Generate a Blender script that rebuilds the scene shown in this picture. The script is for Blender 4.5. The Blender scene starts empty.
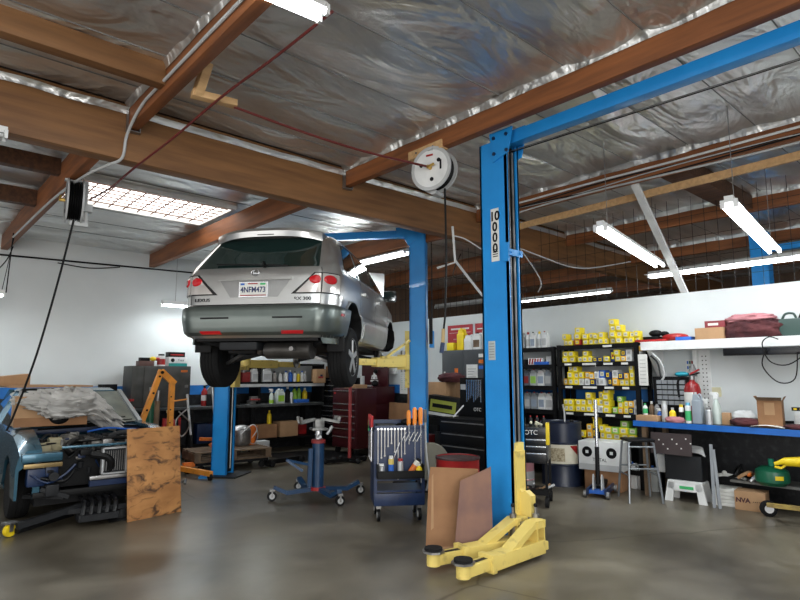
import bpy, bmesh, math, random
from mathutils import Vector, Matrix, Euler, noise
random.seed(7)
sc = bpy.context.scene
COL = sc.collection
PI = math.pi
R = math.radians
# ------------------------------------------------------------ camera
cd = bpy.data.cameras.new('camera'); cam = bpy.data.objects.new('camera', cd); COL.objects.link(cam)
cam.location = (0, 0, 1.54)
cam.rotation_euler = (R(90 + 7.42), 0, R(-41.8))
cd.sensor_width = 36; cd.lens = 25.92; cd.clip_end = 100
sc.camera = cam
# ------------------------------------------------------------ light and exposure
sc.view_settings.view_transform = 'Standard'; sc.view_settings.look = 'None'
sc.view_settings.gamma = 1; sc.view_settings.exposure = 0.54
sc.view_settings.use_curve_mapping = False
w = bpy.data.worlds.new('sky'); sc.world = w; w.use_nodes = True
bg = w.node_tree.nodes['Background']; bg.inputs[0].default_value = (.86, .93, 1, 1); bg.inputs[1].default_value = .34
def area(name, loc, target, sx, sy, power, col=(1, 1, 1), spread=180):
    l = bpy.data.lights.new(name, 'AREA'); l.shape = 'RECTANGLE'; l.size = sx; l.size_y = sy
    l.energy = power; l.color = col; l.spread = R(spread)
    o = bpy.data.objects.new(name, l); COL.objects.link(o); o.location = loc
    o.rotation_euler = (Vector(target) - Vector(loc)).to_track_quat('-Z', 'Y').to_euler()
    return o
area('doorway_daylight', (-1.5, -4.5, 2.0), (4, 7, 1.6), 6, 3.2, 260, (1, .98, .95))
area('side_doorway_daylight', (-4.8, 4.0, 1.9), (6, 5, 1.5), 5, 3.2, 90, (1, .97, .93))

# ------------------------------------------------------------ materials
MATS = {}
def mat(name, c, rough=.5, metal=0, c2=None, scale=6, bump=0, bscale=None, stretch=(1, 1, 1), detail=4, emis=0, trans=0, coat=0, alpha=1, contrast=(.35, .65), spec=None):
    if name in MATS: return MATS[name]
    m = bpy.data.materials.new(name); m.use_nodes = True; nt = m.node_tree; N = nt.nodes; L = nt.links
    b = N['Principled BSDF']
    b.inputs['Base Color'].default_value = (*c, 1); b.inputs['Roughness'].default_value = rough; b.inputs['Metallic'].default_value = metal
    if spec is not None: b.inputs['Specular IOR Level'].default_value = spec
    if coat: b.inputs['Coat Weight'].default_value = coat
    if trans: b.inputs['Transmission Weight'].default_value = trans
    if alpha < 1: b.inputs['Alpha'].default_value = alpha
    if emis: b.inputs['Emission Color'].default_value = (*c, 1); b.inputs['Emission Strength'].default_value = emis
    tc = N.new('ShaderNodeTexCoord'); mp = N.new('ShaderNodeMapping'); mp.inputs['Scale'].default_value = stretch
    L.new(tc.outputs['Object'], mp.inputs[0])
    if c2 is None and not emis: c2 = tuple(x * .86 for x in c)
    if c2:
        n = N.new('ShaderNodeTexNoise'); n.inputs['Scale'].default_value = scale; n.inputs['Detail'].default_value = detail
        r = N.new('ShaderNodeValToRGB'); r.color_ramp.elements[0].position = contrast[0]; r.color_ramp.elements[1].position = contrast[1]
        r.color_ramp.elements[0].color = (*c2, 1); r.color_ramp.elements[1].color = (*c, 1)
        L.new(mp.outputs[0], n.inputs['Vector']); L.new(n.outputs[0], r.inputs[0]); L.new(r.outputs[0], b.inputs['Base Color'])
    if bump:
        n2 = N.new('ShaderNodeTexNoise'); n2.inputs['Scale'].default_value = bscale or scale * 3; n2.inputs['Detail'].default_value = 5
        bp = N.new('ShaderNodeBump'); bp.inputs['Strength'].default_value = bump; bp.inputs['Distance'].default_value = .02
        L.new(mp.outputs[0], n2.inputs['Vector']); L.new(n2.outputs[0], bp.inputs['Height']); L.new(bp.outputs[0], b.inputs['Normal'])
    MATS[name] = m
    return m
WHITE = mat('white_wall', (.67, .70, .70), .75, c2=(.58, .615, .615), scale=.7, detail=6)
STRIPE = mat('blue_stripe', (.015, .16, .50), .5)
BLACKW = mat('black_wall', (.035, .036, .04), .5, c2=(.007, .008, .010), scale=14, contrast=(.5, .8))
BLUE = mat('lift_blue', (.016, .29, .74), .42, c2=(.012, .25, .66), scale=3, coat=.15)
DBLUE = mat('navy_paint', (.004, .015, .058), .4, c2=(.005, .022, .075), scale=9)
YEL = mat('arm_yellow', (.80, .62, .17), .5, c2=(.45, .33, .09), scale=9, contrast=(.28, .42), detail=10)
BLK = mat('black', (.005, .005, .0055), .5, spec=.22)
BLKG = mat('black_gloss', (.006, .006, .007), .25)
RUB = mat('rubber', (.008, .008, .0085), .8, spec=.25, bump=.2, bscale=60)
DARK = mat('dark_grey', (.016, .017, .019), .55, spec=.25)
GREY = mat('grey', (.22, .22, .22), .5)
LGREY = mat('light_grey', (.5, .51, .51), .5)
WHT = mat('white_paint', (.78, .79, .78), .5)
CHR = mat('chrome', (.62, .63, .65), .25, .85)
STEEL = mat('steel', (.38, .38, .38), .4, .9, c2=(.22, .21, .2))
ALU = mat('aluminium', (.55, .56, .57), .4, .6)
RED = mat('red_paint', (.42, .018, .018), .4, c2=(.28, .012, .012))
DRED = mat('maroon_paint', (.050, .006, .009), .35)
ORG = mat('orange_paint', (.85, .20, .02), .5, c2=(.55, .13, .02), scale=12)
HOIST = mat('hoist_orange', (.80, .30, .035), .5, c2=(.5, .19, .03), scale=8, contrast=(.25, .5))
YEL2 = mat('bright_yellow', (.86, .62, .01), .45)
BOXY = mat('box_yellow', (.86, .68, .02), .5)
GREEN = mat('green_paint', (.01, .12, .06), .35)
LGREEN = mat('green_label', (.05, .45, .15), .5)
LIQ = mat('green_liquid', (.35, .62, .06), .2)
CARD = mat('cardboard', (.32, .165, .078), .85, c2=(.24, .12, .055), scale=4)
CARD2 = mat('cardboard_light', (.42, .25, .13), .85)
PAPER = mat('paper', (.75, .75, .71), .8)
PINK = mat('pink_cloth', (.48, .20, .22), .9, bump=.5, bscale=25)
MARO = mat('maroon_cloth', (.10, .026, .028), .95, c2=(.05, .014, .018), bump=.6, bscale=25)
BLUEL = mat('blue_label', (.02, .12, .5), .5)
TUBE = mat('lit_tube', (.93, .98, 1), .5, emis=11)
WOODX = mat('wood_along_x', (.27, .125, .042), .6, c2=(.13, .055, .018), scale=2, stretch=(.6, 7, 7), bump=.1, detail=10, contrast=(.25, .75))
WOODY = mat('wood_along_y', (.34, .115, .034), .6, c2=(.12, .040, .013), scale=2, stretch=(7, .6, 7), bump=.1, detail=10, contrast=(.25, .75))
WOODD = mat('dark_wood', (.11, .045, .018), .7, c2=(.055, .022, .01), scale=3, stretch=(9, .5, 9))
LWOOD = mat('pale_wood', (.66, .42, .20), .6, c2=(.52, .31, .14), scale=4, stretch=(1, 6, 6))
WORN = mat('worn_wood', (.20, .13, .075), .8, c2=(.10, .065, .04), scale=6)
CARG = mat('engine_grey', (.15, .15, .14), .5, .5, c2=(.03, .03, .03), scale=12)
def plymat():
    m = mat('stained_plywood', (.50, .235, .075), .7, c2=(.33, .14, .042), scale=3, stretch=(1, 1, 2), detail=8)
    nt = m.node_tree; N = nt.nodes; L = nt.links; b = N['Principled BSDF']; old = b.inputs['Base Color'].links[0].from_socket
    n = N.new('ShaderNodeTexNoise'); n.inputs['Scale'].default_value = 5; n.inputs['Detail'].default_value = 10; n.inputs['Distortion'].default_value = 1.5
    tc = N['Texture Coordinate']; mp = N.new('ShaderNodeMapping'); mp.inputs['Scale'].default_value = (1, 1, 1.8); L.new(tc.outputs['Object'], mp.inputs[0]); L.new(mp.outputs[0], n.inputs['Vector'])
    r = N.new('ShaderNodeValToRGB'); r.color_ramp.elements[0].position = .50; r.color_ramp.elements[1].position = .66
    mx = N.new('ShaderNodeMix'); mx.data_type = 'RGBA'; L.new(n.outputs[0], r.inputs[0]); L.new(r.outputs[0], mx.inputs[0]); L.new(old, mx.inputs[6]); mx.inputs[7].default_value = (.07, .03, .012, 1)
    L.new(mx.outputs[2], b.inputs['Base Color']); return m
PLY = plymat()
def floormat():
    m = bpy.data.materials.new('polished_concrete'); m.use_nodes = True; nt = m.node_tree; N = nt.nodes; L = nt.links; b = N['Principled BSDF']
    tc = N.new('ShaderNodeTexCoord')
    def nz(s, d, dist=0):
        n = N.new('ShaderNodeTexNoise'); n.inputs['Scale'].default_value = s; n.inputs['Detail'].default_value = d; n.inputs['Distortion'].default_value = dist
        L.new(tc.outputs['Object'], n.inputs['Vector']); return n
    n1 = nz(.55, 8, .6); r1 = N.new('ShaderNodeValToRGB'); r1.color_ramp.elements[0].position = .33; r1.color_ramp.elements[1].position = .66
    r1.color_ramp.elements[0].color = (.075, .062, .042, 1); r1.color_ramp.elements[1].color = (.25, .222, .172, 1); L.new(n1.outputs[0], r1.inputs[0])
    n2 = nz(2.6, 8, .5); r2 = N.new('ShaderNodeValToRGB'); r2.color_ramp.elements[0].position = .25; r2.color_ramp.elements[1].position = .75
    r2.color_ramp.elements[0].color = (.55, .53, .50, 1); r2.color_ramp.elements[1].color = (1, 1, 1, 1); L.new(n2.outputs[0], r2.inputs[0])
    mx = N.new('ShaderNodeMix'); mx.data_type = 'RGBA'; mx.blend_type = 'MULTIPLY'; mx.inputs[0].default_value = 1; L.new(r1.outputs[0], mx.inputs[6]); L.new(r2.outputs[0], mx.inputs[7])
    # thin wandering cracks
    v = N.new('ShaderNodeTexVoronoi'); v.feature = 'DISTANCE_TO_EDGE'; v.inputs['Scale'].default_value = .28
    n3 = nz(1.6, 6); ad = N.new('ShaderNodeMix'); ad.data_type = 'RGBA'; ad.inputs[0].default_value = .16; L.new(tc.outputs['Object'], ad.inputs[6]); L.new(n3.outputs['Color'], ad.inputs[7]); L.new(ad.outputs[2], v.inputs['Vector'])
    r3 = N.new('ShaderNodeValToRGB'); r3.color_ramp.elements[0].position = 0; r3.color_ramp.elements[1].position = .0025; r3.color_ramp.elements[0].color = (.35, .33, .3, 1); r3.color_ramp.elements[1].color = (1, 1, 1, 1); L.new(v.outputs['Distance'], r3.inputs[0])
    mx2 = N.new('ShaderNodeMix'); mx2.data_type = 'RGBA'; mx2.blend_type = 'MULTIPLY'; mx2.inputs[0].default_value = .9; L.new(mx.outputs[2], mx2.inputs[6]); L.new(r3.outputs[0], mx2.inputs[7])
    L.new(mx2.outputs[2], b.inputs['Base Color'])
    r4 = N.new('ShaderNodeMapRange'); r4.inputs[3].default_value = .22; r4.inputs[4].default_value = .45; L.new(n2.outputs[0], r4.inputs[0]); L.new(r4.outputs[0], b.inputs['Roughness'])
    bp = N.new('ShaderNodeBump'); bp.inputs['Strength'].default_value = .03; bp.inputs['Distance'].default_value = .01; L.new(n2.outputs[0], bp.inputs['Height']); L.new(bp.outputs[0], b.inputs['Normal'])
    return m
FLOOR = floormat()
def foilmat():
    m = bpy.data.materials.new('foil_insulation'); m.use_nodes = True; nt = m.node_tree; N = nt.nodes; L = nt.links; b = N['Principled BSDF']
    b.inputs['Metallic'].default_value = .9
    tc = N.new('ShaderNodeTexCoord')
    mp = N.new('ShaderNodeMapping'); mp.inputs['Scale'].default_value = (.7, 1.6, 1); L.new(tc.outputs['Object'], mp.inputs[0])
    a = N.new('ShaderNodeTexNoise'); a.inputs['Scale'].default_value = 1.1; a.inputs['Detail'].default_value = 3; a.inputs['Distortion'].default_value = 1.2; L.new(mp.outputs[0], a.inputs['Vector'])
    c = N.new('ShaderNodeTexNoise'); c.inputs['Scale'].default_value = 3.0; c.inputs['Detail'].default_value = 5; c.inputs['Distortion'].default_value = 2.5; L.new(mp.outputs[0], c.inputs['Vector'])
    r = N.new('ShaderNodeValToRGB'); r.color_ramp.elements[0].position = .3; r.color_ramp.elements[1].position = .75; r.color_ramp.elements[0].color = (.60, .60, .585, 1); r.color_ramp.elements[1].color = (.86, .87, .86, 1)
    L.new(a.outputs[0], r.inputs[0]); L.new(r.outputs[0], b.inputs['Base Color'])
    b.inputs['Roughness'].default_value = .36
    b1 = N.new('ShaderNodeBump'); b1.inputs['Strength'].default_value = 1; b1.inputs['Distance'].default_value = .14; L.new(a.outputs[0], b1.inputs['Height'])
    b2 = N.new('ShaderNodeBump'); b2.inputs['Strength'].default_value = .5; b2.inputs['Distance'].default_value = .035; L.new(c.outputs[0], b2.inputs['Height']); L.new(b1.outputs[0], b2.inputs['Normal'])
    L.new(b2.outputs[0], b.inputs['Normal'])
    return m
FOIL = foilmat()

# ------------------------------------------------------------ mesh builder
SPLIT = {'rub_strip', 'reflector', 'bumper_valance', 'door_gap', 'door_handle', 'sticker_patch', 'hand_rung', 'fitted_hose', 'rear_panel_gap', 'carton_band', 'print_line', 'price_mark'}
class MB:
    def __init__(s, T=None): s.bm = bmesh.new(); s.ms = []; s.T = T or Matrix()
    def mi(s, m):
        if m not in s.ms: s.ms.append(m)
        return s.ms.index(m)
    def add(s, vs, fs, m, T=None):
        T = s.T @ T if T else s.T; i = s.mi(m)
        V = [s.bm.verts.new(T @ Vector(v)) for v in vs]
        for f in fs:
            try: F = s.bm.faces.new([V[k] for k in f]); F.material_index = i
            except ValueError: pass
        return s
    def box(s, x0, x1, y0, y1, z0, z1, m, T=None, b=0):
        if b <= 0:
            vs = [(x, y, z) for x in (x0, x1) for y in (y0, y1) for z in (z0, z1)]
            return s.add(vs, [(0, 1, 3, 2), (4, 6, 7, 5), (0, 4, 5, 1), (2, 3, 7, 6), (0, 2, 6, 4), (1, 5, 7, 3)], m, T)
        t = bmesh.new(); bmesh.ops.create_cube(t, size=1)
        for v in t.verts: v.co = Vector(((x0 + x1) / 2 + v.co.x * (x1 - x0), (y0 + y1) / 2 + v.co.y * (y1 - y0), (z0 + z1) / 2 + v.co.z * (z1 - z0)))
        bmesh.ops.bevel(t, geom=t.edges[:], offset=b, segments=2, affect='EDGES', profile=.6)
        t.verts.index_update()
        s.add([v.co.copy() for v in t.verts], [[v.index for v in f.verts] for f in t.faces], m, T); t.free(); return s
    def cbox(s, c, d, m, T=None, b=0): return s.box(c[0] - d[0] / 2, c[0] + d[0] / 2, c[1] - d[1] / 2, c[1] + d[1] / 2, c[2] - d[2] / 2, c[2] + d[2] / 2, m, T, b)
    def bar(s, p, q, w_, h_, m, up=(0, 0, 1), b=0):
        p = Vector(p); q = Vector(q); d = q - p; L_ = d.length; y = d.normalized(); u = Vector(up)
        x = y.cross(u)
        if x.length < 1e-4: x = y.cross(Vector((1, 0, 0)))
        x.normalize(); z = x.cross(y); T = Matrix.Translation(p) @ Matrix((x, y, z)).transposed().to_4x4()
        return s.box(-w_ / 2, w_ / 2, 0, L_, -h_ / 2, h_ / 2, m, T, b)
    def cyl(s, p, q, r, m, r2=None, seg=16, cap=True): return s.loft([(Vector(p), r), (Vector(q), r if r2 is None else r2)], m, seg, cap)
    def loft(s, st, m, seg=12, cap=True):
        # st: list of (centre, radius) along a path
        P = [Vector(a) for a, _ in st]; rings = []; n = len(P); ref = None
        for i in range(n):
            d = (P[min(i + 1, n - 1)] - P[max(i - 1, 0)])
            d = d.normalized() if d.length > 1e-9 else Vector((0, 0, 1))
            if ref is None:
                ref = d.cross(Vector((0, 0, 1)))
                if ref.length < 1e-3: ref = Vector((1, 0, 0))
            ref = (ref - d * ref.dot(d)); ref.normalize(); o = d.cross(ref)
            rings.append([P[i] + (ref * math.cos(2 * PI * k / seg) + o * math.sin(2 * PI * k / seg)) * st[i][1] for k in range(seg)])
        return s.rings(rings, m, cap)
    def rings(s, rings, m, cap=True, closed=True, T=None):
        n = len(rings[0]); vs = [v for r_ in rings for v in r_]; fs = []
        for i in range(len(rings) - 1):
            for k in range(n if closed else n - 1): fs.append((i * n + k, i * n + (k + 1) % n, (i + 1) * n + (k + 1) % n, (i + 1) * n + k))
        if cap and closed: fs.append(tuple(range(n))[::-1]); fs.append(tuple((len(rings) - 1) * n + k for k in range(n)))
        return s.add(vs, fs, m, T)
    def tube(s, pts, r, m, seg=7): return s.loft([(p, r) for p in pts], m, seg)
    def lathe(s, prof, m, c=(0, 0, 0), seg=20, T=None, ax='z'):
        def f(r_, h_, a):
            x, y = r_ * math.cos(a), r_ * math.sin(a)
            v = (x, y, h_) if ax == 'z' else ((h_, x, y) if ax == 'x' else (y, h_, x))
            return (v[0] + c[0], v[1] + c[1], v[2] + c[2])
        return s.rings([[f(a, b, 2 * PI * k / seg) for k in range(seg)] for a, b in prof], m, True, True, T)
    def prism(s, poly, m, a0, a1, ax='y', T=None):
        def f(p, a): return {'y': (p[0], a, p[1]), 'x': (a, p[0], p[1]), 'z': (p[0], p[1], a)}[ax]
        return s.rings([[f(p, a0) for p in poly], [f(p, a1) for p in poly]], m, True, True, T)
    def ball(s, c, r, m, sc_=(1, 1, 1), seg=12):
        return s.rings([[(c[0] + sc_[0] * r * math.sin(t) * math.cos(2 * PI * k / seg), c[1] + sc_[1] * r * math.sin(t) * math.sin(2 * PI * k / seg), c[2] + sc_[2] * r * math.cos(t)) for k in range(seg)] for t in [PI * (j + .02) / (8.04 - 0) for j in range(9)]], m)
    def grid(s, f, nu, nv, m, T=None):
        vs = [f(i / nu, j / nv) for i in range(nu + 1) for j in range(nv + 1)]
        return s.add(vs, [(i * (nv + 1) + j, (i + 1) * (nv + 1) + j, (i + 1) * (nv + 1) + j + 1, i * (nv + 1) + j + 1) for i in range(nu) for j in range(nv)], m, T)
    def obj(s, name, parent=None, loc=None, rz=0, ang=35):
        if name in SPLIT: # each connected piece becomes a part of its own
            bmesh.ops.remove_doubles(s.bm, verts=s.bm.verts[:], dist=1e-5); seen = set(); out = None
            for v0 in s.bm.verts:
                if v0 in seen: continue
                comp = []; st = [v0]; seen.add(v0)
                while st:
                    v = st.pop(); comp.append(v)
                    for e in v.link_edges:
                        o_ = e.other_vert(v)
                        if o_ not in seen: seen.add(o_); st.append(o_)
                idx = {v: i for i, v in enumerate(comp)}; q = MB(); q.ms = list(s.ms); nv = [q.bm.verts.new(v.co) for v in comp]
                for f in {f for v in comp for f in v.link_faces}:
                    F = q.bm.faces.new([nv[idx[v]] for v in f.verts]); F.material_index = f.material_index
                out = q._obj(name, parent, loc, rz, ang)
            return out
        return s._obj(name, parent, loc, rz, ang)
    def _obj(s, name, parent=None, loc=None, rz=0, ang=35):
        bmesh.ops.recalc_face_normals(s.bm, faces=s.bm.faces[:])
        me = bpy.data.meshes.new(name); s.bm.to_mesh(me); s.bm.free()
        for m in s.ms: me.materials.append(m)
        me.shade_smooth(); me.set_sharp_from_angle(angle=R(ang))
        o = bpy.data.objects.new(name, me); COL.objects.link(o)
        if parent: o.parent = parent
        if loc: o.location = loc
        if rz: o.rotation_euler = (0, 0, R(rz))
        return o
def tag(o, label, cat, group=None, kind=None):
    o['label'] = label; o['category'] = cat
    if group: o['group'] = group
    if kind: o['kind'] = kind
    return o
def thing(name, label, cat, loc=(0, 0, 0), rz=0, group=None):
    o = bpy.data.objects.new(name, None); o.empty_display_size = .1; COL.objects.link(o); o.location = loc; o.rotation_euler = (0, 0, R(rz))
    return tag(o, label, cat, group)
def struct(o): o['kind'] = 'structure'; return o
def dup(root, loc, rz, label, group=None):
    r = root.copy(); COL.objects.link(r); r.location = loc; r.rotation_euler = (0, 0, R(rz)); r['label'] = label
    if group: r['group'] = group
    for ch in list(root.children):
        c = ch.copy(); COL.objects.link(c); c.parent = r
        for g in ch.children:
            d = g.copy(); COL.objects.link(d); d.parent = c
    return r
def text(s_, size, m, parent, loc, rot=(90, 0, 0), name='lettering', ext=.0012, sx=1, align='CENTER', bold=0):
    cu = bpy.data.curves.new('t', 'FONT'); cu.body = s_; cu.size = size; cu.extrude = ext; cu.align_x = align; cu.align_y = 'CENTER'; cu.offset = bold
    t = bpy.data.objects.new('t', cu); COL.objects.link(t)
    me = bpy.data.meshes.new_from_object(t.evaluated_get(bpy.context.evaluated_depsgraph_get()))
    bpy.data.objects.remove(t); me.materials.clear(); me.materials.append(m)
    me.transform(Matrix.Diagonal((sx, 1, 1, 1)))
    me.transform(Euler([R(a) for a in rot]).to_matrix().to_4x4())
    o = bpy.data.objects.new(name, me); COL.objects.link(o); o.location = loc
    if parent: o.parent = parent
    return o
def boolean(o, cutter, op='DIFFERENCE'):
    md = o.modifiers.new('b', 'BOOLEAN'); md.object = cutter; md.operation = op; md.solver = 'EXACT'; md.material_mode = 'TRANSFER'
    me = bpy.data.meshes.new_from_object(o.evaluated_get(bpy.context.evaluated_depsgraph_get()))
    o.modifiers.clear(); o.data = me
    bpy.data.objects.remove(cutter)
def drape(pts, n=40): # smooth polyline
    out = []; P = [Vector(p) for p in pts]
    for i in range(len(P) - 1):
        a = P[max(i - 1, 0)]; b = P[i]; c = P[i + 1]; d = P[min(i + 2, len(P) - 1)]
        for k in range(6):
            t = k / 6; out.append(.5 * ((2 * b) + (c - a) * t + (2 * a - 5 * b + 4 * c - d) * t * t + (3 * b - a - 3 * c + d) * t ** 3))
    out.append(P[-1]); return out

# ------------------------------------------------------------ the building
UW, VW = 8.2, 11.2          # partition on the right, painted wall on the left
WT = 2.67
m = MB(); m.box(-7, 17, -7, 16, -.1, 0, FLOOR); struct(m.obj('floor'))
def banded(x0, x1, y0, y1, top, name):
    m = MB(); m.box(x0, x1, y0, y1, 0, 1.16, BLACKW); m.box(x0, x1, y0, y1, 1.16, 1.34, STRIPE); m.box(x0, x1, y0, y1, 1.34, top, WHITE); return struct(m.obj(name))
banded(-7, UW + .12, VW, VW + .15, 3.95, 'wall_left')
banded(UW, UW + .12, -3, VW, WT, 'wall_right')
BROWNP = mat('brown_panel', (.16, .095, .06), .7, c2=(.10, .06, .04), stretch=(12, 1, .3), scale=3)
m = MB(); m.box(UW + .12, 17, VW, VW + .15, 0, 4.3, BROWNP); struct(m.obj('wall_beyond'))
m = MB(); m.box(16.8, 17, -3, VW, 0, 4.3, BROWNP); struct(m.obj('wall_far'))
VM = 5.75  # main beam
SEAMS = [.41, 1.11, 1.8, 2.48, 3.17, 3.87, 4.57, 5.25]
def roofz(x, y):
    z = 4.13 if y < VM else 4.06 - (y - VM) * .045
    return z
def bay(x0, x1, y0, y1, seams, name, hole=None):
    ys = sorted([y0] + [s_ for s_ in seams if y0 < s_ < y1] + [y1])
    m = MB(); nx = max(8, int((x1 - x0) / .12))
    for a, b in zip(ys[:-1], ys[1:]):
        # one sheet between two joists, sagging, with a creased seam
        def f(i, j, a=a, b=b):
            x = x0 + (x1 - x0) * i; y = a + (b - a) * j
            sag = .045 * math.sin(PI * j) ** .7 * (.6 + .8 * noise.noise(Vector((x * .5, a * 3, 2))))
            wr = .022 * noise.noise(Vector((x * 1.3, y * 2.6, a))) + .010 * noise.noise(Vector((x * 4 + y * 2, y * 5, 3)))
            wr *= min(1, 6 * j, 6 * (1 - j)) if True else 1
            return (x, y, roofz(x, y) - sag + wr)
        m.grid(f, nx, 10, FOIL)
        if a > y0:
            m.box(x0, x1, a - .003, a + .003, roofz(0, a) - .008, roofz(0, a) + .01, GREY)
    o = m.obj(name, ang=80); return struct(o)
SEAMB = [6.6, 7.5, 8.9, 9.6, 10.3]
SUBX = [-.8, 1.60, 4.15, 6.67, 9.15, 11.6, 14.1]
SUBB = [-1.1, 1.33, 3.67, 6.1, 8.6, 11.0, 13.5]
bay(-7, 17, -5, VM - .1, SEAMS + [-.3, -1, -1.7, -2.4, -3.1, -3.8, -4.5], 'ceiling')
# back bay with the roof light left open
SK = (1.45, 3.6, 7.6, 8.8)
bay(-7, SK[0], VM + .1, VW, SEAMB, 'ceiling'); bay(SK[1], 17, VM + .1, VW, SEAMB, 'ceiling')
bay(SK[0], SK[1], VM + .1, SK[2], SEAMB, 'ceiling'); bay(SK[0], SK[1], SK[3], VW, SEAMB, 'ceiling')
m = MB(); m.box(-7, 17, -5, VW, 4.45, 4.5, WOODD)
me = m.obj('roof_deck'); me.name = 'trim_1'; struct(me)
cut = MB(); cut.box(SK[0], SK[1], SK[2], SK[3], 4.2, 4.7, WOODD); boolean(me, cut.obj('c'))
# skylight
GLZ = mat('skylight_panel', (1, .97, .92), .6, emis=3)
sk = MB(); sk.box(SK[0], SK[1], SK[2], SK[3], 4.0, 4.01, GLZ); s_ = struct(sk.obj('window_1'))
m = MB(); rw = MATS['wood_along_y']
for a in (SK[0], SK[1]): m.box(a - .03, a + .03, SK[2], SK[3], 3.9, 4.42, WHT)
for a in (SK[2], SK[3]): m.box(SK[0], SK[1], a - .03, a + .03, 3.9, 4.42, WHT)
struct(m.obj('window_frame', s_))
m = MB()
BRN = mat('rusty_bars', (.12, .05, .03), .7)
for i in range(1, 11): x = SK[0] + (SK[1] - SK[0]) * i / 11; m.box(x - .006, x + .006, SK[2], SK[3], 3.93, 3.945, BRN)
for i in range(1, 7): y = SK[2] + (SK[3] - SK[2]) * i / 7; m.box(SK[0], SK[1], y - .006, y + .006, 3.93, 3.945, BRN)
struct(m.obj('window_bars', s_))
# beams
k = 2
def beam(x0, x1, y0, y1, z0, z1, mt, foil=None):
    global k
    m = MB(); m.box(x0, x1, y0, y1, z0, z1, mt, b=.008); o = struct(m.obj('trim_%d' % k)); k += 1; return o
beam(-7, 17, VM - .09, VM + .09, 3.57, 4.12, WOODX)
for x in SUBX:
    beam(x - .05, x + .05, -5, VM - .1, 3.87, 4.12, WOODY)
    for sd in (-1, 1):   # foil turned down and stapled along the beam
        m = MB(); x_ = x + sd * .056
        def f(i, j, x_=x_, sd=sd): y = -5 + (VM + 4.9) * i; return (x_ + sd * (.03 * j * j + .006 * noise.noise(Vector((y * 6, x_, 0)))), y, 4.055 + .012 * noise.noise(Vector((y * 3, x_, 5))) + .07 * j)
        m.grid(f, 120, 3, FOIL); o = struct(m.obj('trim_%d' % k, ang=80)); k += 1
for x in SUBB:
    beam(x - .05, x + .05, VM + .1, VW, 3.57, 3.86, WOODY)
for yy, sd in ((VM - .1, -1), (VM + .1, 1)):
    m = MB()
    def f(i, j): x = -7 + 24 * i; return (x, yy + sd * (.006 + .03 * j * j + .0025 * noise.noise(Vector((x * 4, yy, 0)))), 4.01 + .012 * noise.noise(Vector((x * 3, yy, 5))) + .06 * j)
    m.grid(f, 200, 3, FOIL); o = struct(m.obj('trim_%d' % k, ang=80)); k += 1
beam(-.75, 1.55, 4.64, 4.76, 3.92, 4.12, WOODX)
beam(-7, 1.28, 8.3, 8.42, 3.66, 3.86, WOODD)
beam(-7, 1.28, 7.0, 7.12, 3.72, 3.9, WOODD)
beam(6.72, 9.1, 2.6, 2.9, 3.9, 4.1, WOODD)
# joist hangers
for x, y in ((1.60, VM - .1), (4.15, VM - .1)):
    m = MB(); m.box(x - .056, x + .056, y - .06, y, 3.84, 3.85, STEEL); m.box(x - .06, x - .053, y - .06, y, 3.84, 4.05, STEEL); m.box(x + .053, x + .06, y - .06, y, 3.84, 4.05, STEEL)
    o = struct(m.obj('trim_%d' % k)); k += 1
# wire screen standing on the partition
m = MB()
y = -1.0
while y < VW - .1: m.box(UW + .055, UW + .06, y - .0025, y + .0025, WT, 4.03, DARK); y += .165
for z in (2.85, 3.15, 3.45, 3.75): m.box(UW + .055, UW + .06, -1, VW, z - .0025, z + .0025, DARK)
o = struct(m.obj('trim_%d' % k)); k += 1
# long stud running along the right beam
m = MB(); m.bar((6.75, -1, 3.79), (7.1, 5.6, 3.79), .04, .09, LWOOD); o = struct(m.obj('trim_%d' % k)); k += 1
m = MB(); m.bar((6.72, 3.19, 3.9), (8.24, 3.27, 2.67), .09, .04, WHT, up=(1, 0, .3)); o = struct(m.obj('trim_%d' % k)); k += 1
# ------------------------------------------------------------ lifts
def column(m, W_, D_, H, t=.02):
    # channel: back at -y? opening at +x ; local x = across the lift
    m.box(-W_ / 2, W_ / 2, -D_ / 2, -D_ / 2 + t, 0, H, BLUE); m.box(-W_ / 2, W_ / 2, D_ / 2 - t, D_ / 2, 0, H, BLUE); m.box(-W_ / 2, -W_ / 2 + t, -D_ / 2, D_ / 2, 0, H, BLUE)
    for s_ in (-1, 1): m.box(W_ / 2 - t, W_ / 2, s_ * D_ / 2 - (t * 1.7 if s_ > 0 else 0), s_ * D_ / 2 + (t * 1.7 if s_ < 0 else 0), 0, H, BLUE)
# near post (its partner stands outside the frame); opening faces -y in the world
pb = thing('lift_post', 'near bright blue two-post lift column reading 10000, beside leaning cardboard', 'car lift', (4.4, 3.45, 0), -90)
m = MB(); column(m, .32, .2, 3.82); m.obj('column', pb)
m = MB(); m.box(-.2, .18, -.26, .22, 0, .02, BLUE); m.box(-.1, .1, -.5, -.28, 0, .015, BLUE)
for a in (-.22, .22):
    m.cyl((.15, a * .8, .02), (.15, a * .8, .05), .014, STEEL, seg=6); m.cyl((-.12, a, .02), (-.12, a, .05), .014, STEEL, seg=6)
m.obj('base_plate', pb)
m = MB()
m.cyl((.14, -.03, .6), (.14, -.03, 3.7), .009, STEEL, seg=8); m.cyl((.14, .03, .6), (.14, .03, 3.7), .012, STEEL, seg=8); m.box(-.12, .125, -.078, .078, .05, 3.75, BLK); m.obj('hydraulic_line_and_channel_shade', pb)  # two rods, plus a black box standing in for shade inside the channel
m = MB(); m.box(.1, .18, -.11, .11, 2.66, 2.72, BLUE); m.box(.1, .18, -.115, -.105, 2.6, 2.78, BLUE)
for a in (-.07, .07): m.cyl((.18, a, 2.69), (.192, a, 2.69), .012, BLUE, seg=6)
m.obj('cross_bracket', pb)
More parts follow.
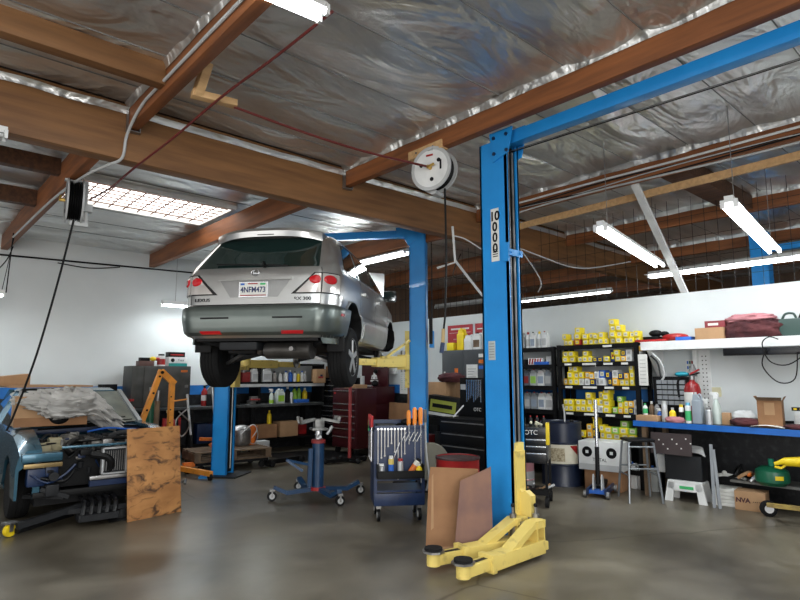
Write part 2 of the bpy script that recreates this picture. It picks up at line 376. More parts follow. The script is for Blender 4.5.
m = MB(); m.box(-.06, .36, -.05, .055, 3.78, 3.89, BLUE)
m.prism([(-.02, 3.9), (.26, 3.9), (.2, 3.66), (.02, 3.6)], BLUE, -.115, -.1)
m.prism([(-.02, 3.9), (.26, 3.9), (.2, 3.66), (.02, 3.6)], BLUE, .1, .115)
for z in (3.68, 3.84):
    for a in (.04, .19): m.cyl((a, -.13, z), (a, -.11, z), .018, DBLUE, seg=6)
m.obj('top_bracket', pb)
m = MB(); m.box(.1, 3.6, -.055, .06, 3.76, 3.88, BLUE, b=.004); m.obj('overhead_beam', pb)
m = MB(); m.tube([(.1, .02, 3.72), (3.6, -.01, 3.60)], .006, STEEL, 5); m.tube([(.1, .05, 3.72), (3.6, .03, 3.615)], .006, BLK, 5); m.obj('cable', pb)
m = MB(); m.box(-.03, .065, -.1035, -.1005, 2.62, 3.14, PAPER); pl = m.obj('capacity_plate', pb)
for i, ch in enumerate(('10', '0', '0', '0')): text(ch, .125, BLK, pl, (.018, -.1045, 3.06 - i * .105), sx=.95, bold=.004)
m = MB()
for i in range(4): m.box(-.012, .048, -.1055, -.1035, 2.73 - i * .022, 2.738 - i * .022, BLK)
m.obj('print_line', pl)
m = MB(); m.box(-.09, -.01, -.1035, -.1005, 1.68, 1.86, mat('decal', (.5, .55, .55), .4)); pl = m.obj('instruction_label', pb)
m = MB()
for i in range(6): m.box(-.08, -.02, -.1055, -.1035, 1.83 - i * .025, 1.836 - i * .025, GREY)
m.obj('print_line', pl)
# carriage and arms (yellow), lowered to the floor and folded towards -x world
m = MB(); m.box(.045, .17, -.075, .06, .12, .93, YEL, b=.004); m.box(.0, .1, -.05, .05, .93, .97, YEL)
m.box(.165, .185, -.09, .05, .28, .86, YEL)
m.prism([(.17, .30), (.30, .30), (.30, .48), (.24, .52), (.20, .50), (.17, .56)], YEL, -.04, .03)
m.box(.10, .45, -.20, -.01, .06, .13, YEL, b=.006); m.box(.14, .34, -.16, .0, .25, .28, STEEL)
m.obj('carriage', pb)
m = MB()
for a, dx in ((.21, -.18), (.34, -.03)): m = MB(); m.cyl((a, dx, .05), (a, dx, .34), .03, STEEL, seg=12); m.cyl((a, dx, .34), (a, dx, .40), .012, STEEL, seg=8); m.ball((a, dx, .41), .018, BLK); m.obj('pivot_pin', pb)
def arm(yo, x0, ln, ang):
    # a swing arm running along local -y (world -x)
    TA = Matrix.Translation((x0, .0, 0)) @ Matrix.Rotation(R(ang), 4, 'Z') @ Matrix.Translation((-x0, .0, 0))
    m = MB(TA)
    m.box(x0 - .065, x0 + .065, -ln * .55 - .2, yo, .04, .15, YEL, b=.004)
    m.box(x0 - .075, x0 + .075, -ln * .55 - .21, -ln * .55 - .16, .03, .165, YEL, b=.003)
    m.prism([(yo + .02, .31), (yo - .12, .31), (yo - .46, .15), (yo - .34, .15), (yo - .14, .25), (yo + .02, .25)], YEL, x0 - .055, x0 + .055, 'x')
    for b_ in (yo - .1, yo): m.box(x0 - .06, x0 + .06, b_ - .01, b_, .14, .3, YEL)
    o = m.obj('swing_arm', pb)
    e = MB(TA); e.box(x0 - .05, x0 + .05, -ln, -ln * .55 - .18, .055, .135, YEL, b=.003)
    e.cyl((x0, -ln, .05), (x0, -ln, .15), .055, YEL, seg=16)
    e.box(x0 - .02, x0 + .02, -ln * .9, -ln * .6, .1355, .137, DARK); e.obj('extension', o)
    p = MB(TA); p.cyl((x0, -ln, .15), (x0, -ln, .165), .09, STEEL, seg=8); p.cyl((x0, -ln, .165), (x0, -ln, .185), .072, RUB, seg=12); p.obj('lifting_pad', o)
arm(-.06, .39, 1.05, 1); arm(-.08, .24, 1.03, -10)

# far lift, carrying the car.  AXD: unit vector across the lift, FWD: along the car
TH = R(9)
_r = Vector((.7455, -.6665, 0)); _f = Vector((.6665, .7455, 0))
AX = _r * math.cos(TH) - _f * math.sin(TH); FW = _r * math.sin(TH) + _f * math.cos(TH)
RZ = -math.degrees(math.atan2(FW.x, FW.y))
la = thing('car_lift', 'blue two-post lift with yellow arms holding the silver vehicle up', 'car lift', (5.07, 7.53, 0), RZ)
HL = 1.545
for s_ in (-1, 1):
    m = MB(Matrix.Translation((s_ * HL, 0, 0)) @ Matrix.Rotation(PI if s_ > 0 else 0, 4, 'Z'))
    column(m, .25, .27, 3.75)
    m.box(-.08, .10, -.1, .1, .05, 3.7, BLK)  # black filler at the opening imitates the shaded channel interior
    m.cyl((.11, .03, .1), (.11, .03, 3.6), .012, STEEL, seg=8); m.obj('column', la)
    b = MB(Matrix.Translation((s_ * HL, 0, 0)) @ Matrix.Rotation(PI if s_ > 0 else 0, 4, 'Z'))
    b.box(-.2, .35, -.3, .3, 0, .02, DARK); b.box(-.30, -.18, -.30, .1, 0, .03, BLUE, T=Matrix.Rotation(.3, 4, 'Z')); b.obj('base_plate', la)
    c = MB(Matrix.Translation((s_ * HL, 0, 0)) @ Matrix.Rotation(PI if s_ > 0 else 0, 4, 'Z'))
    c.box(-.05, .2, -.1, .1, 1.35, 2.2, YEL, b=.004); c.box(.12, .3, -.2, .2, 1.62, 1.84, YEL, b=.005)
    for q in (-.16, .16): c.cyl((.22, q, 1.58), (.22, q, 1.9), .035, STEEL)
    c.obj('carriage', la)
for s_ in (-1, 1):
    for e, yl in ((-1, -1.02), (1, 1.1)):
        m = MB(); p = (s_ * (HL - .22), e * .16, 1.72); q = (s_ * .75, yl, 1.72); mid = [p[i] * .42 + q[i] * .58 for i in range(3)]
        m.bar(p, mid, .12, .13, YEL, b=.004); m.bar(mid, q, .09, .09, YEL, b=.003)
        m.cyl((q[0], q[1], 1.67), (q[0], q[1], 1.78), .05, YEL); o = m.obj('swing_arm', la)
        m = MB(); m.cyl((q[0], q[1], 1.78), (q[0], q[1], 1.83), .03, STEEL); m.cyl((q[0], q[1], 1.83), (q[0], q[1], 1.86), .07, RUB); m.obj('lifting_pad', o)
        if s_ > 0 and e < 0:
            m = MB(); m.bar((p[0] + .02, p[1] - .03, 1.80), (mid[0] + .1, mid[1], 1.79), .04, .03, YEL); m.bar((p[0] + .1, p[1], 2.05), (mid[0] + .16, mid[1] + .1, 1.8), .03, .03, YEL); m.obj('arm_brace', la)
m = MB(); m.box(-HL, HL - .12, -.055, .055, 3.66, 3.77, BLUE, b=.004); m.obj('overhead_beam', la)
m = MB()
m.prism([(HL - .33, 3.79), (HL - .02, 3.79), (HL - .02, 3.60), (HL - .14, 3.5), (HL - .2, 3.64), (HL - .33, 3.64)], BLUE, -.15, -.138)
m.box(HL - .2, HL - .17, -.15, .15, 3.6, 3.79, BLUE); m.obj('top_bracket', la)
m = MB(); m.box(HL + .165, HL + .23, -.06, .06, 1.95, 2.2, BLUE, b=.004); m.cyl((HL + .2, 0, 2.2), (HL + .2, 0, 3.7), .008, BLK, seg=6); m.box(HL + .17, HL + .22, -.13, -.08, 2.0, 2.4, BLK); m.obj('control_box', la)

# ------------------------------------------------------------ the raised car (local: rear bumper at y=0, forward +y, ground z=0)
SIL = mat('silver_paint', (.50, .50, .49), .28, .75, c2=(.48, .48, .47), coat=.6)
BUMP = mat('bumper_grey_green', (.115, .135, .125), .32, .6, c2=(.105, .125, .115), coat=.3)
GLS = mat('tinted_glass', (.012, .03, .028), .05, 0, c2=(.01, .026, .024), coat=1)
LRED = mat('lamp_red', (.62, .012, .02), .15, coat=1)
LCLR = mat('lamp_clear', (.62, .58, .55), .15, .3, coat=1)
PIL = mat('pillar_black', (.01, .01, .01), .25)
zs = [.36, .42, .56, .69, .72, .95, 1.08, 1.14, 1.22, 1.32, 1.44, 1.55, 1.61, 1.65, 1.675]
Y0 = [.10, .02, .0, .01, .05, .07, .09, .12, .20, .29, .40, .50, .60, .80, 1.2]
Y1 = [4.40, 4.52, 4.57, 4.50, 4.46, 4.25, 3.75, 3.55, 3.38, 3.18, 2.92, 2.66, 2.45, 2.2, 1.9]
WW = [.84, .885, .905, .908, .895, .905, .90, .885, .855, .82, .775, .73, .68, .58, .35]
def lerp(tab, z):
    if z <= zs[0]: return tab[0]
    for i in range(len(zs) - 1):
        if z <= zs[i + 1]:
            t = (z - zs[i]) / (zs[i + 1] - zs[i]); return tab[i] * (1 - t) + tab[i + 1] * t
    return tab[-1]
def loop(q, z, off=0):
    # q: 0 rear centre, 1 start of corner, 2 end of corner, 3 end of side, 4 end of front corner, 5 front centre ; right half
    sg = 1 if q >= 0 else -1; q = abs(q)
    W_ = lerp(WW, z); a = lerp(Y0, z); b = lerp(Y1, z); rx = min(.22, W_ * .5); ry = .34 if z < 1.15 else .26; fx = min(.45, W_ * .6); fy = .7 if z < 1.1 else .5
    bul = .07
    def base(q):
        if q <= 1: x = (W_ - rx) * q; return Vector((x, a + bul * (x / W_) ** 2 * .5, 0))
        if q <= 2:
            t = (q - 1) * PI / 2; x = W_ - rx + rx * math.sin(t); y0_ = a + bul * .5 * ((W_ - rx) / W_) ** 2; return Vector((x, y0_ + ry * (1 - math.cos(t)), 0))
        ys_ = a + bul * .5 * ((W_ - rx) / W_) ** 2 + ry; ye = b - fy
        if q <= 3: t = q - 2; return Vector((W_ + .012 * math.sin(PI * t), ys_ + (ye - ys_) * t, 0))
        if q <= 4: t = (q - 3) * PI / 2; return Vector((W_ - fx + fx * math.cos(t), ye + fy * math.sin(t) * .9, 0))
        return Vector(((W_ - fx) * (5 - q), ye + fy * (.9 + .1 * (q - 4)), 0))
    p = base(q); d = base(min(q + .01, 5)) - base(max(q - .01, 0)); d.normalize(); n = Vector((d.y, -d.x, 0))
    v = Vector((p.x + n.x * off, p.y + n.y * off, z)); v.x *= sg; return v
def qside(y, z):
    a = lerp(Y0, z); b = lerp(Y1, z); W_ = lerp(WW, z); rx = min(.22, W_ * .5); ry = .34 if z < 1.15 else .26; fy = .7 if z < 1.1 else .5
    s0 = a + .035 * ((W_ - rx) / W_) ** 2 + ry
    return 2 + (y - s0) / (b - fy - s0)
qs = [i / 6 for i in range(6)] + [1 + i / 8 for i in range(8)] + [2 + i / 24 for i in range(24)] + [3 + i / 6 for i in range(6)] + [4 + i / 4 for i in range(5)]
QA = qs + [-q for q in qs[-2:0:-1]]
def patch(m, corners, mt, off=.006, nu=14, nv=6, side=None, skirt=.012):
    # corners: (q,z) bottom-inner, bottom-outer, top-outer, top-inner
    def cz(i, j):
        a = [corners[0][k] * (1 - i) + corners[1][k] * i for k in (0, 1)]; b = [corners[3][k] * (1 - i) + corners[2][k] * i for k in (0, 1)]
        return a[0] * (1 - j) + b[0] * j, a[1] * (1 - j) + b[1] * j
    def f(i, j, o=off):
        q, z = cz(i, j)
        if side: y = q; p = loop(side * qside(y, z), z, o); return p
        return loop(q, z, o)
    m.grid(f, nu, nv, mt)
    rim = [(i / nu, 0) for i in range(nu)] + [(1, j / nv) for j in range(nv)] + [(1 - i / nu, 1) for i in range(nu)] + [(0, 1 - j / nv) for j in range(nv)]
    m.rings([[f(i, j) for i, j in rim], [f(i, j, off - skirt) for i, j in rim]], mt, False)
car = thing('sport_utility_vehicle', 'silver sport utility vehicle raised high on the blue lift, rear facing forward', 'car', (2.906, 5.651, 1.58), RZ)
m = MB(); zz = []
for a, b in zip(zs[:-1], zs[1:]): zz += [a, (a + b) / 2]
zz += [zs[-1]]
m.rings([[loop(q, z) for q in QA] for z in zz], SIL)
body = m.obj('body', car, ang=28)
c = MB()
for s_ in (-1, 1):
    for y in (.95, 3.566):
        c.lathe([(.41, 0), (.41, .42)], BLK, (s_ * .95 - .21, y, .42), 40, ax='x')
cut = c.obj('cut'); cut.parent = car
bpy.context.view_layer.update(); boolean(body, cut)
# bumper, claddings
m = MB()
for s_ in (-1, 1):
    patch(m, [(0, .385), (s_ * 2.06, .385), (s_ * 2.10, .705), (0, .705)], BUMP, .022, 26, 10, skirt=.03)
m2 = MB()
for s_ in (-1, 1): patch(m2, [(s_ * .36, .56), (s_ * .84, .56), (s_ * .84, .578), (s_ * .36, .578)][::1], BLK, .026, 8, 2)
bp_ = m.obj('rear_bumper', car); m2.obj('rub_strip', bp_)
m = MB()
for s_ in (-1, 1): patch(m, [(s_ * .52, .395), (s_ * .88, .395), (s_ * .88, .43), (s_ * .52, .43)], LRED, .028, 6, 2)
patch(m, [(1.85, .60), (2.0, .60), (2.02, .63), (1.87, .63)], LRED, .028, 4, 2); m.obj('reflector', bp_)
m = MB()
for s_ in (-1, 1): patch(m, [(s_ * 1.4, .30), (s_ * 2.06, .30), (s_ * 2.06, .39), (s_ * 1.3, .39)], BUMP, .0, 8, 3)
m.obj('bumper_valance', bp_)
m = MB()
for s_ in (-1, 1): patch(m, [(1.44, .38), (3.10, .38), (3.10, .60), (1.44, .62)], mat('cladding', (.36, .38, .37), .3, .5, coat=.3), .016, 24, 3, side=s_)
m.obj('side_cladding', car)
# glass
m = MB(); patch(m, [(-1.12, 1.14), (1.12, 1.14), (1.3, 1.56), (-1.3, 1.56)], GLS, .006, 24, 10)
rg = m.obj('rear_window', car)
m = MB(); m.bar(loop(.55, 1.15, .03), loop(-.75, 1.19, .03), .02, .015, BLK); m.bar(loop(.16, 1.14, .04), loop(.1, 1.2, .03), .03, .03, BLK); m.obj('wiper', rg)
for s_ in (-1, 1):
    for y0_, y1_, yt0, yt1 in ((.55, 1.22, .84, 1.26), (1.34, 2.16, 1.36, 2.16), (2.24, 3.16, 2.24, 2.62)):
        m = MB(); patch(m, [(y0_, 1.17), (y1_, 1.17), (yt1, 1.52), (yt0, 1.52)], GLS, .006, 12, 6, side=s_); m.obj('side_window', car)
    m = MB(); patch(m, [(.60, 1.145), (3.22, 1.145), (3.22, 1.165), (.68, 1.165)], CHR, .008, 20, 1, side=s_)
    patch(m, [(.9, 1.525), (2.66, 1.525), (2.60, 1.545), (.95, 1.545)], PIL, .008, 20, 1, side=s_); m.obj('window_trim', car)
    m = MB()
    for y in (1.28, 2.20, 3.2): patch(m, [(y, .64), (y + .008, .64), (y + .008, 1.14), (y, 1.14)], PIL, .002, 1, 12, side=s_)
    m.obj('door_gap', car)
    m = MB(); 
    for y in (1.42, 2.34): patch(m, [(y, .98), (y + .18, .98), (y + .18, 1.01), (y, 1.01)], SIL, .035, 4, 2, side=s_, skirt=.04)
    m.obj('door_handle', car)
    # tail lamps
    m = MB(); patch(m, [(s_ * .62, .83), (s_ * 1.80, .83), (s_ * 1.76, 1.065), (s_ * .98, 1.065)], PIL, .010, 18, 6)
    tl = m.obj('tail_lamp', car)
    m = MB(); patch(m, [(s_ * .70, .842), (s_ * 1.17, .842), (s_ * 1.17, 1.053), (s_ * 1.0, 1.053)], LCLR, .016, 8, 5); patch(m, [(s_ * 1.21, .842), (s_ * 1.77, .842), (s_ * 1.73, 1.053), (s_ * 1.21, 1.053)], LCLR, .016, 10, 5); m.obj('clear_lens', tl)
    m = MB()
    for qc, zc, rq, rz_ in ((1.03, .985, .13, .050), (1.44, .985, .20, .052)):
        ctr = loop(s_ * qc, zc, .034)
        rg1 = [loop(s_ * (qc + rq * math.cos(t * PI / 9)), zc + rz_ * math.sin(t * PI / 9), .016) for t in range(18)]
        rg2 = [loop(s_ * (qc + .7 * rq * math.cos(t * PI / 9)), zc + .7 * rz_ * math.sin(t * PI / 9), .030) for t in range(18)]
        m.rings([rg1, rg2], LRED)
    m.obj('red_lens', tl)
# tailgate seams, plate, badges
m = MB()
for s_ in (-1, 1):
    patch(m, [(s_ * 1.185, .72), (s_ * 1.20, .72), (s_ * 1.20, 1.13), (s_ * 1.185, 1.13)], PIL, .0015, 1, 8)
patch(m, [(-1.2, .712), (1.2, .712), (1.2, .724), (-1.2, .724)], PIL, .004, 20, 1); m.obj('tailgate_gap', car)
m = MB()
for s_ in (-1, 1): patch(m, [(0, .80), (s_ * .40, .80), (s_ * .60, 1.0), (0, 1.0)], mat('recess', (.36, .36, .355), .35, .7), .004, 10, 6)
patch(m, [(-.62, .99), (.62, .99), (.64, 1.02), (-.64, 1.02)], SIL, .03, 14, 3, skirt=.035); pn = m.obj('plate_recess', car)
m = MB(); m.box(-.165, .165, .04, .062, .855, 1.02, CHR); m.box(-.152, .152, .036, .042, .865, 1.01, PAPER); lp = m.obj('license_plate', car, (0, 0, -.055))
m = MB(); m.box(-.15, .15, .0345, .0362, .868, .878, RED); m.box(-.06, .05, .0345, .0362, .993, 1.006, RED); m.box(.08, .14, .0345, .0362, .985, 1.006, LGREEN); m.box(-.145, -.1, .0345, .0362, .985, 1.006, BLUEL); m.obj('plate_frame_print', lp)
text('4NFM473', .083, mat('plate_navy', (.02, .03, .12), .5), lp, (0, .0345, .932), sx=.86, bold=.002)
text('LEXUS', .05, DARK, car, (-.60, .068, .775), name='maker_badge', ext=.004, sx=1.25, bold=.001)
text('RX 300', .05, DARK, car, (.55, .068, .775), name='model_badge', ext=.004, sx=1.25, bold=.001)
m = MB(); T = Matrix.Translation((0, .075, 1.075))
ring = [(.045 * math.cos(t * PI / 10), 0, .032 * math.sin(t * PI / 10)) for t in range(21)]
m.T = T; m.tube(ring, .006, CHR, 6); m.bar((-.01, 0, .025), (-.02, 0, -.015), .008, .008, CHR); m.bar((-.02, 0, -.015), (.035, 0, -.012), .008, .008, CHR); m.obj('emblem', car)
# spoiler
m = MB(); rr = []
for i in range(25):
    x = -.64 + 1.28 * i / 24; e = abs(x) / .64; dz = -.02 - .05 * e ** 3 ; yb = .33 + .13 * e ** 3; yt = .62 + .1 * e ** 2
    rr.append([(x, yb, 1.63 + dz), (x, yb + .02, 1.665 + dz), (x, yt, 1.665 + dz), (x, yt + .05, 1.60 + dz), (x, yb + .12, 1.60 + dz), (x, yb + .01, 1.565 + dz)])
m.rings(rr, SIL)
m.box(-.1, .1, .335, .35, 1.56, 1.57, BLK); sp = m.obj('rear_spoiler', car)
# mirrors
for s_ in (-1, 1):
    m = MB(); m.box(s_ * .98 - .1, s_ * .98 + .1, 2.98, 3.10, 1.10, 1.27, BLKG, b=.03); m.bar((s_ * .84, 3.05, 1.15), (s_ * .93, 3.05, 1.15), .05, .05, BLK); mo = m.obj('side_mirror', car)
    m = MB(); m.box(s_ * .98 - .085, s_ * .98 + .085, 2.974, 2.982, 1.115, 1.255, GLS); m.obj('mirror_glass', mo)
# opened bonnet
m = MB()
def hood(i, j, o=0): x = -.72 + 1.44 * i; t = j; return (x * (1 - .12 * t * t), 3.62 + .78 * t, 1.10 + .74 * t + .05 * math.sin(PI * t) - .04 * (x / .72) ** 2 - o)
m.grid(lambda i, j: hood(i, j), 12, 10, SIL); m.grid(lambda i, j: hood(i, j, .035), 12, 10, WHT)
m.rings([[hood(i, j) for i, j in [(a / 12, 0) for a in range(12)] + [(1, a / 10) for a in range(10)] + [(1 - a / 12, 1) for a in range(12)] + [(0, 1 - a / 10) for a in range(10)]], [hood(i, j, .035) for i, j in [(a / 12, 0) for a in range(12)] + [(1, a / 10) for a in range(10)] + [(1 - a / 12, 1) for a in range(12)] + [(0, 1 - a / 10) for a in range(10)]]], SIL, False)
hd = m.obj('bonnet', car)
m = MB(); m.bar((.72, 3.85, 1.02), (.66, 4.2, 1.62), .015, .015, WHT); m.obj('strut', hd)
# wheels on the rear axle
def wheel(x, y, z, s_, parent):
    m = MB(); P_ = [(.21, -.105), (.33, -.112), (.352, -.09)]
    for k2 in range(5):
        a = -.09 + .04 * k2; P_ += [(.36, a + .004), (.36, a + .016), (.352, a + .017), (.352, a + .022), (.36, a + .024), (.36, a + .036)] if k2 < 4 else []
    P_ += [(.36, .07), (.352, .09), (.33, .112), (.24, .118), (.21, .105)]
    m.lathe(P_, RUB, (x, y, z), 40, ax='x'); ty = m.obj('rear_wheel', parent)
    r = MB(); r.lathe([(.212, .104), (.225, .112), (.215, .10), (.19, .06), (.19, -.1), (.21, -.104)] if s_ > 0 else [(.212, -.104), (.225, -.112), (.215, -.10), (.19, -.06), (.19, .1), (.21, .104)], ALU, (x, y, z), 32, ax='x')
    for k2 in range(5):
        a = 2 * PI * k2 / 5 + .3; c_, d_ = math.cos(a), math.sin(a)
        r.bar((x + s_ * .10, y + .03 * c_, z + .03 * d_), (x + s_ * .098, y + .205 * c_, z + .205 * d_), .06, .03, ALU, up=(1, 0, 0), b=.006)
    r.lathe([(.055, .06 * s_), (.055, .1 * s_), (.03, .108 * s_)], ALU, (x, y, z), 20, ax='x'); r.obj('rim', ty)
    b = MB(); b.lathe([(.15, -.02), (.15, .02), (.08, .02), (.08, -.06)], STEEL, (x, y, z), 24, ax='x'); b.lathe([(.18, -.05 * s_), (.18, -.02 * s_), (.05, -.02 * s_)], DARK, (x, y, z), 24, ax='x'); b.obj('brake_disc', ty)
for s_ in (-1, 1): wheel(s_ * .785, .95, .17, s_, car)
# underside
m = MB(); m.box(-.62, .62, .5, 4.1, .30, .40, DARK, b=.03); m.box(-.7, .7, .16, .5, .33, .42, BLK); m.obj('underbody', car)
m = MB(); T = Matrix.Translation((.30, .42, .235)); m.T = T
m.rings([[(x, .15 * math.cos(t * PI / 10), .095 * math.sin(t * PI / 10) ) for t in range(20)] for x in (-.26, -.24, .24, .26)], mat('muffler', (.10, .095, .09), .5, .6, c2=(.06, .055, .05)))
m.T = Matrix(); m.tube(drape([(.02, .34, .27), (-.1, .5, .22), (-.1, .9, .27), (.02, 1.6, .25), (0, 3, .26)]), .03, STEEL); m.tube([(.38, .3, .25), (.42, .2, .25), (.43, .08, .24)], .025, STEEL); m.obj('exhaust', car)
m = MB(); m.box(-.42, .02, .14, .36, .23, .32, DARK, b=.02); m.box(-.44, -.1, .4, .8, .2, .3, BLK, b=.02); m.obj('heat_shield', car)
m = MB()
for s_ in (-1, 1):
    m.bar((s_ * .2, .95, .24), (s_ * .7, .95, .12), .07, .05, DARK); m.bar((s_ * .25, .62, .26), (s_ * .66, .86, .10), .03, .03, STEEL); m.bar((s_ * .68, 1.5, .30), (s_ * .66, .98, .13), .05, .04, DARK)
    m.cyl((s_ * .66, .95, .1), (s_ * .56, .98, .62), .04, DARK); m.cyl((s_ * .64, .95, .26), (s_ * .58, .97, .5), .07, BLK)
    m.bar((s_ * .75, .28, .36), (s_ * .5, .55, .28), .06, .05, DARK)
m.cyl((-.25, .95, .25), (.25, .95, .25), .06, DARK); m.box(-.2, .2, .8, 1.15, .18, .32, DARK, b=.03); m.obj('rear_suspension', car)
for s_ in (-1, 1):
    m = MB(); m.rings([[(s_ * .905, .62 + .28 * a, .50 - .22 * a + b) for b in (0, .0)] + [(s_ * .70, .62 + .28 * a, .46 - .26 * a)] + [(s_ * .70, .6 + .28 * a, .46 - .26 * a)] for a in (0, .5, 1)], BLK)
    m = MB(); m.box(s_ * .8 - .1, s_ * .8 + .1, .50, .53, .22, .46, BLK, b=.008); m.obj('mud_flap', car)
for s_ in (-1, 1):
    m = MB(); m.lathe([(.14, -.012), (.14, .012), (.07, .012), (.07, .05)], STEEL, (s_ * .72, 3.566, .22), 24, ax='x'); m.bar((s_ * .3, 3.566, .28), (s_ * .7, 3.566, .2), .06, .05, DARK); m.cyl((s_ * .66, 3.57, .2), (s_ * .6, 3.57, .75), .04, DARK); m.obj('front_hub', car)
# ------------------------------------------------------------ small object kit
ORD = ['first', 'second', 'third', 'fourth', 'fifth', 'sixth', 'seventh', 'eighth', 'ninth', 'tenth', 'eleventh', 'twelfth', 'thirteenth', 'fourteenth', 'fifteenth', 'sixteenth', 'seventeenth', 'eighteenth']
def col(name, c, rough=.5, **k): return mat(name, c, rough, **k)
def bottle(name, label, cat, x, y, z, h, r, body, cap, lab=None, group=None, par=True, rz=0, sh=.72):
    o = thing(name, label, cat, (x, y, z), rz, group)
    m = MB(); m.lathe([(r * .92, 0), (r, .01), (r, h * sh * .92), (r * .85, h * sh), (r * .38, h * (sh + .12)), (r * .36, h * .9)], body, seg=14)
    if lab: m.lathe([(r * 1.012, h * .14), (r * 1.02, h * .15), (r * 1.02, h * .55), (r * 1.012, h * .56)], lab, seg=14)
    m.obj('body', o)
    c = MB(); c.lathe([(r * .45, h * .86), (r * .45, h), (r * .3, h * 1.003)], cap, seg=10); c.obj('cap', o)
    return o
def can(name, label, cat, x, y, z, h, r, body, cap, lab=None, group=None):
    o = thing(name, label, cat, (x, y, z), 0, group)
    m = MB(); m.lathe([(r, 0), (r, h * .82), (r * .8, h * .86)], body, seg=14)
    if lab: m.lathe([(r * 1.015, h * .12), (r * 1.015, h * .6)], lab, seg=14)
    m.obj('body', o); c = MB(); c.lathe([(r * .78, h * .85), (r * .74, h), (r * .6, h * 1.002)], cap, seg=12); c.obj('cap', o)
    return o
def jug(name, label, cat, x, y, z, w_, d_, h, body, cap, lab=None, rz=0, group=None):
    o = thing(name, label, cat, (x, y, z), rz, group)
    m = MB(); m.box(-w_ / 2, w_ / 2, -d_ / 2, d_ / 2, 0, h * .74, body, b=min(w_, d_) * .12)
    m.prism([(-w_ * .48, h * .72), (w_ * .48, h * .72), (w_ * .05, h * .93), (-w_ * .35, h * .93)], body, -d_ * .3, d_ * .3)
    if lab: m.box(-w_ * .38, w_ * .38, -d_ / 2 - .002, -d_ / 2 + .005, h * .14, h * .56, lab)
    m.obj('body', o)
    t = MB(); t.tube(drape([(w_ * .08, 0, h * .9), (w_ * .3, 0, h * .94), (w_ * .46, 0, h * .82), (w_ * .46, 0, h * .62)]), d_ * .10, body, 6); t.obj('handle', o)
    c = MB(); c.cyl((-w_ * .15, 0, h * .9), (-w_ * .15, 0, h), w_ * .13, cap, seg=12); c.obj('cap', o); return o
def spray(name, label, cat, x, y, z, h, r, body, head, liquid=None, rz=0, group=None):
    o = thing(name, label, cat, (x, y, z), rz, group)
    m = MB(); m.lathe([(r * .95, 0), (r, .01), (r, h * .5), (r * .7, h * .66), (r * .32, h * .74), (r * .32, h * .8)], body, seg=14)
    if liquid: m.lathe([(r * 1.01, .01), (r * 1.01, h * .26)], liquid, seg=14)
    m.obj('body', o)
    c = MB(); c.prism([(-r * .5, h * .8), (r * .5, h * .8), (r * .6, h * .93), (r * .3, h), (-r * 1.3, h), (-r * 1.3, h * .93), (-r * .5, h * .9)], head, -r * .35, r * .35); c.bar((-r * .75, 0, h * .92), (-r * .95, 0, h * .78), r * .25, r * .2, head); c.obj('trigger_head', o); return o
def carton(name, label, cat, x, y, z, w_, d_, h, mt, tape=None, rz=0, group=None, par=None):
    m = MB(); m.box(-w_ / 2, w_ / 2, -d_ / 2, d_ / 2, 0, h, mt, b=.003)
    if tape: m.box(-w_ * .06, w_ * .06, -d_ / 2 - .001, d_ / 2 + .001, h * .55, h + .001, tape)
    o = m.obj(name, None, (x, y, z), rz); return tag(o, label, cat, group)

def lump(rx, ry, rz_, sd, flat=.0):
    def f(i, j):
        a = 2 * PI * i; p = PI * j; n_ = 1 + .22 * noise.noise(Vector((math.cos(a) * 2 + sd, math.sin(a) * 2, p * 2))) + .12 * noise.noise(Vector((math.cos(a) * 6 + sd, math.sin(a) * 6, p * 6)))
        return (rx * math.sin(p) ** .6 * math.cos(a) * n_, ry * math.sin(p) ** .6 * math.sin(a) * n_, max(-rz_ * .8, rz_ * math.cos(p) * n_) + rz_ * .8)
    return f
# ------------------------------------------------------------ ceiling fittings
WATT = 34
def fixture(label, p, q, lit=True, hang=None, refl=.10, group=None, tubes=2):
    p = Vector(p); q = Vector(q); L_ = (q - p).length; rz = math.degrees(math.atan2((q - p).y, (q - p).x))
    o = thing('fluorescent_fixture', label, 'light', p, rz, group)
    m = MB(); m.box(0, L_, -.035, .035, .03, .085, WHT)
    for s_ in (-1, 1): m.rings([[(x, s_ * .03, .035), (x, s_ * refl * .72, .022), (x, s_ * refl * .72, .017), (x, s_ * .03, .03)] for x in (0, L_)], WHT)
    m.obj('housing', o)
    for s_ in ((-1, 1) if tubes == 2 else (0,)):
        t = MB(); t.cyl((.03, s_ * .05, 0), (L_ - .03, s_ * .05, 0), .017, TUBE if lit else LGREY, seg=10); t.obj('tube', o)
        for x in (.012, L_ - .012):
            e = MB(); e.box(x - .012, x + .012, s_ * .05 - .018, s_ * .05 + .018, -.02, .05, WHT); e.obj('socket', o)
    if lit:
        l = bpy.data.lights.new('tube_light', 'AREA'); l.shape = 'RECTANGLE'; l.size = L_ * .95; l.size_y = .14; l.energy = WATT * (1.7 if p.x > 8.5 else .55 if p.x > 5 and p.y < 4 else .5 if p.y > 9.5 else 1); l.color = (.93, .98, 1)
        lo = bpy.data.objects.new('tube_light', l); COL.objects.link(lo); lo.parent = o; lo.location = (L_ / 2, 0, -.03)
    if hang:
        for x in (.25, L_ - .25):
            c = MB(); c.cyl((x, 0, .08), (x, 0, hang - p.z), .004, STEEL, seg=5); c.obj('hanging_chain', o)
    return o
fixture('added unseen fill-light fixture in the near bay behind the viewpoint, left', (-1.5, .2, 3.5), (.94, .2, 3.5), hang=4.0)  # unseen fixture, added to light the bay from overhead
fixture('added unseen fill-light fixture in the near bay behind the viewpoint, right', (2.2, -.9, 3.5), (4.64, -.9, 3.5), hang=4.0)  # second added fixture out of view, for more top-down light
